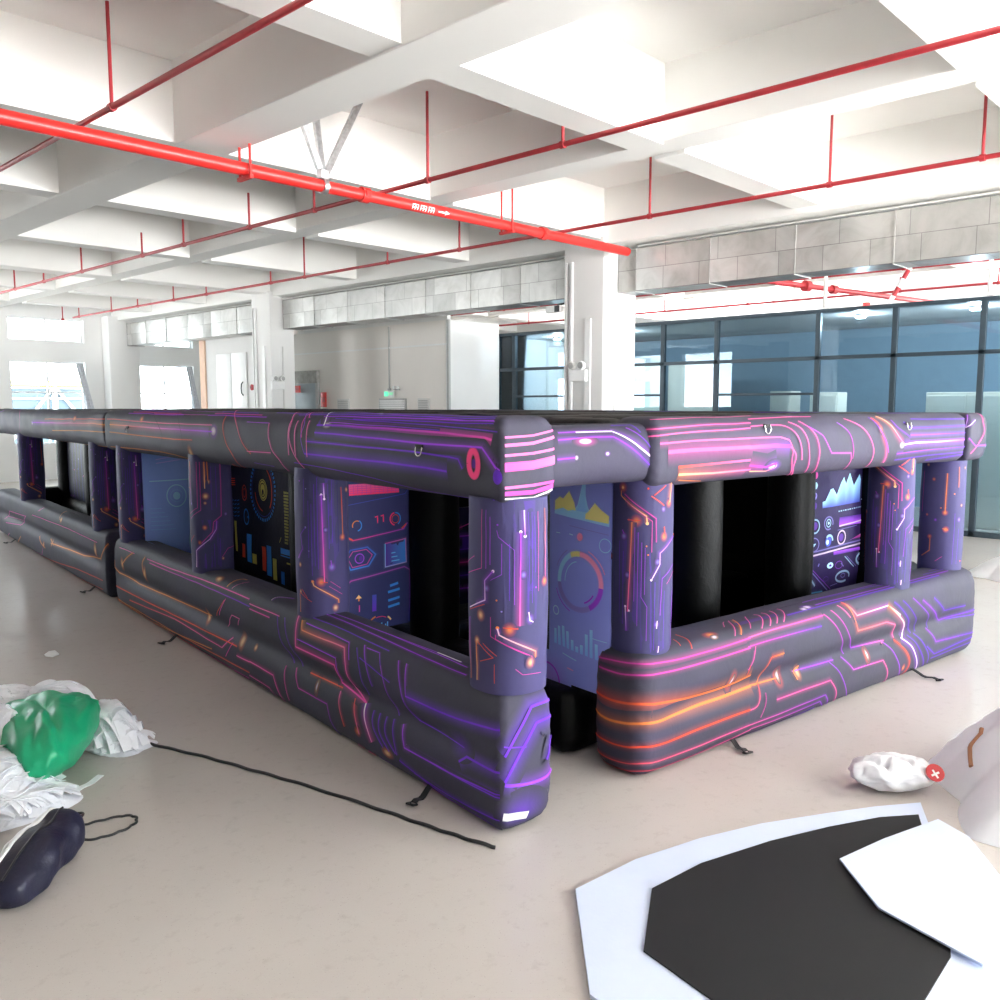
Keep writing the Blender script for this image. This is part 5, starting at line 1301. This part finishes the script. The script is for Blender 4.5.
# security camera by the near column
t=thing('security_camera','white and black security camera on the far edge of the nearer column','camera',(9.95,8.18,3.28)); 
mb=MB(); mb.bbox(-.09,-.02,.02,.30,-.05,.05,.02); mb.build('housing',M_WPL,t); mb=MB(); mb.bbox(-.10,-.09,.03,.12,-.045,.045,.003); mb.build('lens_hood',M_BLACK,t); mb=MB(); mb.tube([(.02,-.02,.08),(-.04,.1,.06),(-.05,.15,.0)],.014,8); mb.build('bracket',M_BLACK,t)
# ================================================================== loose things on the floor
M_STRAP=plain('white_webbing',(.88,.89,.93),.7,var=.04,nscale=30,bmp=.25,bscale=200)
M_GREEN=plain('green_pvc_cloth',hexc('18a373'),.42,var=.08,nscale=3,bmp=.35,bscale=7)
M_CORD=plain('black_rubber_cable',(.02,.02,.021),.5,bmp=.3,bscale=120)
M_BAG=plain('white_plastic_film',(.86,.87,.90),.5,var=.03,nscale=5,bmp=.3,bscale=12)
M_NAVYB=plain('navy_nylon',hexc('14152e'),.45,var=.15,nscale=10,bmp=.3,bscale=40)
M_MAT=plain('pale_blue_white_cloth',hexc('d3def4'),.6,var=.02,bmp=.15,bscale=20)
M_MATB=plain('black_pvc_cloth',hexc('0a0b0f'),.75,var=.1,nscale=10)
def fold(x,y,s): return vnoise(x*9+s,y*7,s)*.5+abs(vnoise(x*17,y*13+s,s*2))*.5
def lump(name,label,cat,c,rx,ry,h,rot,mat,seed=0,amp=.12,taper=0.,nu=72,nv=36,group=None,part='body',ridges=(),pleat=.10):
    """a slack cloth lump resting on the floor"""
    t=thing(name,label,cat,c,rot,group); mb=MB(); rings=[]
    for j in range(nv+1):
        v=j/nv; ph=lerp(-.5,.5,v)*PI; ring=[]
        for i in range(nu):
            a=2*PI*i/nu; ca,sa=math.cos(a),math.sin(a); cr=math.cos(ph)**.8 if math.cos(ph)>0 else 0
            x,y=ca*cr,sa*cr; z=math.sin(ph)
            f=1+amp*(fold(x*.5+ca*.4,y*.5+sa*.4+z*.4,seed)-.25)
            for ra,rw,rh in ridges:
                da=(a-ra+.5*z+PI)%(2*PI)-PI; f+=rh*math.exp(-(da/rw)**2)
            X=rx*x*f; Y=ry*y*f
            if taper: X*=1+taper*y*.9
            Z=(z*.5+.5)**.8*h*(1+amp*.4*vnoise(x*3,y*3,seed+2))+pleat*h*abs(math.sin(5.5*(x*.9+y*.55)+1.3*vnoise(x*1.5,y*1.5,seed)))*(z*.5+.5)
            ring.append((X,Y,max(.002,Z)))
        rings.append(ring)
    mb.loft(rings); mb.build(part,mat,t,ang=180); return t,mb
DRAPE={}
def drape(name,label,cat,c,R0,h,rot,mat,seed,k=11,sharp=.16,nu=120,nv=40,ex=1.,pw=1.25,part='body'):
    """thin cloth or film slumped over a peak, with straight creases running down to the floor"""
    t=thing(name,label,cat,c,rot); rr=random.Random(seed); mb=MB()
    ks=sorted(rr.uniform(0,2*PI) for _ in range(k)); am=[rr.uniform(.4,1) for _ in ks]; rings=[]
    tw=[rr.uniform(-.5,.5) for _ in ks]
    def R_(a,s):
        v=0
        for q,m,w in zip(ks,am,tw):
            d=abs((a-q-w*s+PI)%(2*PI)-PI); v=max(v,m*max(0,1-d/.42))
        return 1+sharp*(v-.5)*(.3+.9*s)+.10*math.sin(a*2+seed)+.07*math.sin(a*3+seed*2)
    def at(a,s,up=0.):
        q=R_(a,s); r=R0*(s**.85)*q
        z=h*(1-s**pw)*(1+.10*math.sin(a*3+seed))+.035*h*vnoise(math.cos(a)*s*5,math.sin(a)*s*5,seed)*(1-s)*2
        z+=h*.10*(q-1)/sharp*s*(1-s)*2
        return (r*math.cos(a)*ex,r*math.sin(a),max(.003,z)+up)
    for j in range(nv+1): rings.append([at(2*PI*i/nu,j/nv) for i in range(nu)])
    DRAPE[label]=at
    rings.reverse()
    mb.loft(rings); mb.build(part,mat,t,ang=55); return t
# green sack among the white straps
gt,gm=lump('green_sack','slack green cloth sack lying half buried in white straps at the left','sack',(1.585,4.82,0),.24,.50,.30,R(-21.7),M_GREEN,3,.05,taper=.40,ridges=((.5,.16,.06),(1.2,.2,.05),(1.9,.25,.10),(2.7,.15,.06),(4.2,.2,.07),(5.3,.14,.06)))
mb=MB(); rings=[]
for i in range(13):
    s=i/12; x=lerp(-.22,.24,s); rings.append([(x*1.05,.24+.05*math.sin(s*5)+.07*math.cos(a),.275-.09*abs(s-.45)+.035*math.sin(a)+.01*math.sin(s*17)) for a in [2*PI*k/12 for k in range(12)]])
mb.loft(rings); mb.build('rolled_rim',M_GREEN,gt,ang=180)
gt2,_=lump('green_sack','small bit of green sack showing at the left edge, behind the strap bundle','sack',(1.36,5.50,0),.15,.17,.17,.3,M_GREEN,7,.16)
# the tangle of white webbing
rn=random.Random(11)
CL=[ # centre x,y, spread x,y, base height, dome, count, main direction
 (1.22,4.60,.24,.30,0,.20,80,.9),(1.27,4.31,.24,.10,0,.08,44,-.3),(1.95,4.92,.11,.22,0,.20,44,1.2),(1.82,5.34,.20,.20,0,.25,50,-.6),(1.58,5.50,.26,.20,0,.25,40,-.3),(1.40,4.98,.09,.28,0,.32,40,1.15),(2.02,4.72,.10,.06,0,.05,14,-.5)]
mb=MB()
def ribbon(mb,P,w,th=.004,tw=0.):
    n=len(P); rings=[]
    for i,p in enumerate(P):
        d=(P[min(i+1,n-1)]-P[max(i-1,0)]).normalized(); s=d.cross(Vector((0,0,1)))
        s=s.normalized() if s.length>.05 else Vector((1,0,0)); s=Matrix.Rotation(tw*math.sin(i/n*PI*2),3,d)@s; u=s.cross(d)*th
        rings.append([tuple(p-s*w),tuple(p+s*w),tuple(p+s*w+u),tuple(p-s*w+u)])
    mb.loft(rings)
def heapz(x,y):
    z=0
    for cx,cy,sx,sy,b,d,n,a in CL: z=max(z,(d+b)*math.exp(-(((x-cx)/(sx*1.05))**2+((y-cy)/(sy*1.05))**2)**1.8))
    return z
for cx,cy,sx,sy,b,dome,n,ang in CL:
    for k in range(n):
        a=ang+rn.gauss(0,.55); x=cx+rn.gauss(0,.5)*sx; y=cy+rn.gauss(0,.5)*sy; L=rn.uniform(.35,.85); m=26; P=[]; cur=rn.uniform(-1.6,1.6) if rn.random()<.65 else rn.choice((-1,1))*rn.uniform(3,5.5)
        lay=.004+.035*k/n; x-=math.cos(a)*L/2; y-=math.sin(a)*L/2; bow=rn.uniform(0,.03)
        for i in range(m):
            if heapz(x,y)<.018 and i>0:
                if len(P)>5: break
                P=[]
            s=i/(m-1); P.append(Vector((x,y,heapz(x,y)*.86+min(lay,.006+heapz(x,y)*.5)+bow*math.sin(s*PI)**2)))
            a+=cur*L/m; x+=math.cos(a)*L/m; y+=math.sin(a)*L/m
        if len(P)>3: ribbon(mb,P,rn.uniform(.021,.029),.003,rn.uniform(-.35,.35))
o=mb.build('strap_tangle',M_STRAP,ang=30); tag(o,'tangled heap of white webbing straps around the green sack','straps',kind='stuff')
hm=MB(); vs=[];fs=[]; nx=60; ny=80; x0,x1,y0,y1=.95,2.35,3.95,6.35
for j in range(ny+1):
    for i in range(nx+1):
        x=lerp(x0,x1,i/nx); y=lerp(y0,y1,j/ny); vs.append((x,y,heapz(x,y)*.84-.012))
for j in range(ny):
    for i in range(nx): a=j*(nx+1)+i; fs.append((a,a+1,a+nx+2,a+nx+1))
hm.add(vs,fs); o2=hm.build('strap_heap',M_STRAP,ang=180); o2.parent=o
mb=MB(); ribbon(mb,[Vector((lerp(1.54,1.71,i/8),lerp(4.355,4.455,i/8),.006+.004*math.sin(i))) for i in range(9)],.018); o=mb.build('loose_strap',M_STRAP,ang=30); tag(o,'single short white strap lying straight on the floor beside the green sack','strap')
t=thing('paper_scrap','small white paper scrap on the floor beyond the strap heap, left of the maze','paper',(2.37,6.99,0)); mb=MB()
v=[(.05,.09),(.0,.075),(-.05,.03),(-.06,-.03),(-.03,-.085),(.03,-.05)]; mb.loft([[(x,y,.002) for x,y in v],[(x*.98,y*.98,.006+.006*(i%2)) for i,(x,y) in enumerate(v)]]); mb.build('sheet',M_WPL,t,smooth=False)
# long black cable and the loop by the navy bag
def cable(name,label,pts,r,cat):
    Q=[]; P=[pts[0]]+pts+[pts[-1]]
    for i in range(1,len(P)-2):
        for k in range(10):
            u=k/10; p0,p1,p2,p3=P[i-1:i+3]
            Q.append(tuple(.5*((2*p1[d])+(-p0[d]+p2[d])*u+(2*p0[d]-5*p1[d]+4*p2[d]-p3[d])*u*u+(-p0[d]+3*p1[d]-3*p2[d]+p3[d])*u**3) for d in (0,1)))
    Q.append(pts[-1]); mb=MB(); mb.tube([(x+.004*math.sin(i*.9),y+.004*math.cos(i*.9),r) for i,(x,y) in enumerate(Q)],r,8); return tag(mb.build(name,M_CORD,ang=180),label,cat)
W=lambda x,y: (x,y)
cable('power_cable','long black cable snaking across the floor from the strap heap past the near corner',[(2.03,4.86),(2.05,4.77),(2.10,4.61),(2.20,4.29),(2.28,3.97),(2.36,3.64),(2.45,3.18),(2.50,2.88),(2.54,2.66),(2.58,2.48)],.0085,'cable')
cable('cord_loop','thin black cord looped on the floor beside the navy bag',[(1.36,4.06),(1.42,4.12),(1.48,4.11),(1.45,4.04),(1.42,3.99),(1.50,3.97),(1.60,3.94),(1.635,3.89),(1.61,3.83),(1.53,3.80),(1.43,3.81),(1.36,3.86)],.006,'cord')
# navy sports bag cut by the photograph's lower edge
t=thing('sports_bag','navy blue nylon bag with white piping at the lower left, in front of the straps','bag',(1.13,3.655,0),R(-136.4))
mb=MB(); rings=[]
def sbag(s,a):
    e=(1-abs(s)**6)**.3 if abs(s)<1 else 0; e=max(.02,e); hh=.205-.03*(s+1)+.012*math.sin(5*s+1)
    return (.26*s,e*.102*math.copysign(abs(math.cos(a))**.8,math.cos(a))*(1+.09*math.sin(6*s+a)+.03*math.sin(15*s-3*a)+.03*math.sin(7*s+5*a)),hh/2+e*hh/2*math.copysign(abs(math.sin(a))**.6,math.sin(a))*(1+.05*math.sin(9*s+2*a)) )
for i in range(33): rings.append([sbag(-1+2*i/32,2*PI*k/36) for k in range(36)])
mb.loft(rings); mb.build('bag_body',M_NAVYB,t,ang=180)
for off in (PI-1.0,PI-.72):
    mb=MB(); P=[sbag(-.96+1.9*i/30,off) for i in range(31)]; mb.tube([(x*1.01,y*1.03,z+.004) for x,y,z in P],.007,8); mb.build('piping',M_WPL,t)
mb=MB(); mb.tube([(x,y,z+.002) for x,y,z in [sbag(-.9+1.8*i/20,PI/2) for i in range(21)]],.005,6); mb.build('zip',M_BLACK,t)
mb=MB(); mb.bbox(-.12,-.07,-.123,-.112,.05,.10,.003); mb.build('red_tag',M_RED,t)
# folded white sheet with a black panel at the lower right
t=thing('bordered_sheet','white bordered black cloth sheet lying at the lower right','sheet',(3.4,1.35,0))
def sheet(name,outline,z,th,mat,parent,wav=.0):
    mb=MB(); n=len(outline)
    b=[(x-3.4,y-1.35,z) for x,y in outline]; u=[(x-3.4,y-1.35,z+th+wav*math.sin(i*1.1)) for i,(x,y) in enumerate(outline)]
    mb.loft([b,u]); return mb.build(name,mat,parent,ang=30)
def px_floor(lst): return lst
edge=[(2.55,2.02),(2.90,1.98),(3.24,1.88),(3.55,1.75),(3.85,1.58),(4.08,1.44),(4.27,1.30),(4.05,1.19),(3.70,.90),(3.2,.66),(2.5,.60),(2.0,.9),(2.1,1.6)]
sheet('white_border',edge,.004,.014,M_MAT,t)
blk=[(2.75,1.80),(3.05,1.76),(3.42,1.64),(3.72,1.51),(3.97,1.38),(4.12,1.26),(3.97,1.19),(3.60,.98),(3.1,.82),(2.5,.8),(2.3,1.1),(2.4,1.6)]
sheet('black_panel',blk,.0185,.006,M_MATB,t)
flp=[(3.45,1.35),(3.75,1.28),(4.10,1.17),(4.02,1.02),(3.60,.72),(3.1,.72),(3.2,1.1)]
sheet('folded_flap',flp,.032,.008,M_MAT,t)
# white bags
bt,_=lump('plastic_bag','small crumpled white plastic bag beside the big white sack','bag',(4.37,1.47,0),.20,.13,.14,R(-46),M_BAG,5,.10,pleat=.22,ridges=((3.5,.2,.12),(4.3,.15,.1),(5.4,.2,.12),(2.6,.15,.08)))
mb=MB(); mb.lathe([(.0,.004),(.043,.004),(.043,-.003),(.0,-.003)],n=24)
Mx=Matrix.Rotation(R(46),4,'Z')@Matrix.Translation((.028,-.190,.130))@Matrix.Rotation(R(48),4,Vector((.69,-.724,0)))@Matrix.Rotation(R(20),4,'Z'); st=mb.build('round_sticker',plain('red_sticker',hexc('b8242b'),.5),bt,M=Mx)
mb=MB()
for a in (R(45),R(-45)):
    c,s=math.cos(a),math.sin(a); mb.add([(-.022*c-.005*s-.008,-.022*s+.005*c,.0055),(-.022*c+.005*s-.008,-.022*s-.005*c,.0055),(.022*c+.005*s-.008,.022*s-.005*c,.0055),(.022*c-.005*s-.008,.022*s+.005*c,.0055)],[(0,1,2,3)])
mb.build('white_cross',M_WPL,st,M=Mx,smooth=False)
st_t=drape('white_sack','big slumped white cloth sack cut by the right edge at the lower right','sack',(4.90,.74,0),.71,.55,.0,M_BAG,21,k=12,sharp=.20,pw=1.5,nv=56)
TIE=[DRAPE[st_t['label']](lerp(R(130),R(106),i/12),lerp(.82,.66,i/12),.006) for i in range(13)]
mb=MB(); mb.tube(TIE,.011,8); mb.build('brown_tie',plain('brown_cord',hexc('9a6a4c'),.7),st_t)
drape('white_sheet','crumpled white plastic sheet on the far floor right of the maze','sheet',(10.85,2.35,0),.55,.30,.2,M_BAG,13,k=13,sharp=.3,pw=1.6)
# ------------------------------------------------------------------ daylight and camera
w=bpy.data.worlds.new('daylight'); SC.world=w; w.use_nodes=True; nt=w.node_tree
bg=nt.nodes['Background']; tc=N(nt,'ShaderNodeTexCoord'); sx=N(nt,'ShaderNodeSeparateXYZ'); mr=N(nt,'ShaderNodeMapRange'); nt.links.new(tc.outputs['Generated'],sx.inputs[0]); nt.links.new(sx.outputs[2],mr.inputs[0])
mr.inputs[1].default_value=-.12; mr.inputs[2].default_value=.06; mr.inputs[3].default_value=1.; mr.inputs[4].default_value=0.
cr=ramp(nt,mr.outputs[0],[(0,(.88,.95,1)),(1,(1,.985,.965))]); ms=N(nt,'ShaderNodeMapRange'); nt.links.new(mr.outputs[0],ms.inputs[0]); ms.inputs[3].default_value=6.; ms.inputs[4].default_value=17.
nt.links.new(cr.outputs[0],bg.inputs[0]); nt.links.new(ms.outputs[0],bg.inputs[1])   # hazy sky; lower half set brighter, as added up-light for the ceiling
def portal(loc,rot,sx,sy):
    l=bpy.data.lights.new('window_portal','AREA'); l.shape='RECTANGLE'; l.size=sx; l.size_y=sy
    l.cycles.is_portal=True
    o=bpy.data.objects.new('window_portal',l); COL.objects.link(o); o.location=loc; o.rotation_euler=rot
for a,b in SW: portal(((a+b)/2,-6.32,2.4),(R(90),0,0),b-a,3.8)
for a,b in NW:
    portal(((a+b)/2,WY+.32,3.79),(R(-90),0,0),b-a,.58); portal(((a+b)/2,WY+.32,1.95),(R(-90),0,0),b-a,2.1)
for a,b,c,d in EW: portal((20.62,(a+b)/2,(c+d)/2),(0,R(90),0),d-c,b-a)
for a,b,c,d in WW: portal((-4.32,(a+b)/2,(c+d)/2),(0,R(-90),0),d-c,b-a)
cam=bpy.data.cameras.new('camera'); cam.sensor_width=36; cam.lens=36*.875; cam.clip_end=200; cam.clip_start=.05
co=bpy.data.objects.new('camera',cam); COL.objects.link(co); co.location=(0,0,1.9)
co.rotation_euler=(PI/2-math.atan(95/875),0,-R(46.4)); SC.camera=co
vs_=SC.view_settings; vs_.view_transform='Standard'; vs_.look='None'; vs_.gamma=1; vs_.use_curve_mapping=False; vs_.exposure=EXPO
SC.cycles.max_bounces=10; SC.cycles.diffuse_bounces=6; SC.cycles.glossy_bounces=4; SC.cycles.transparent_max_bounces=12; SC.cycles.sample_clamp_indirect=8
SC.cycles.use_denoising=True
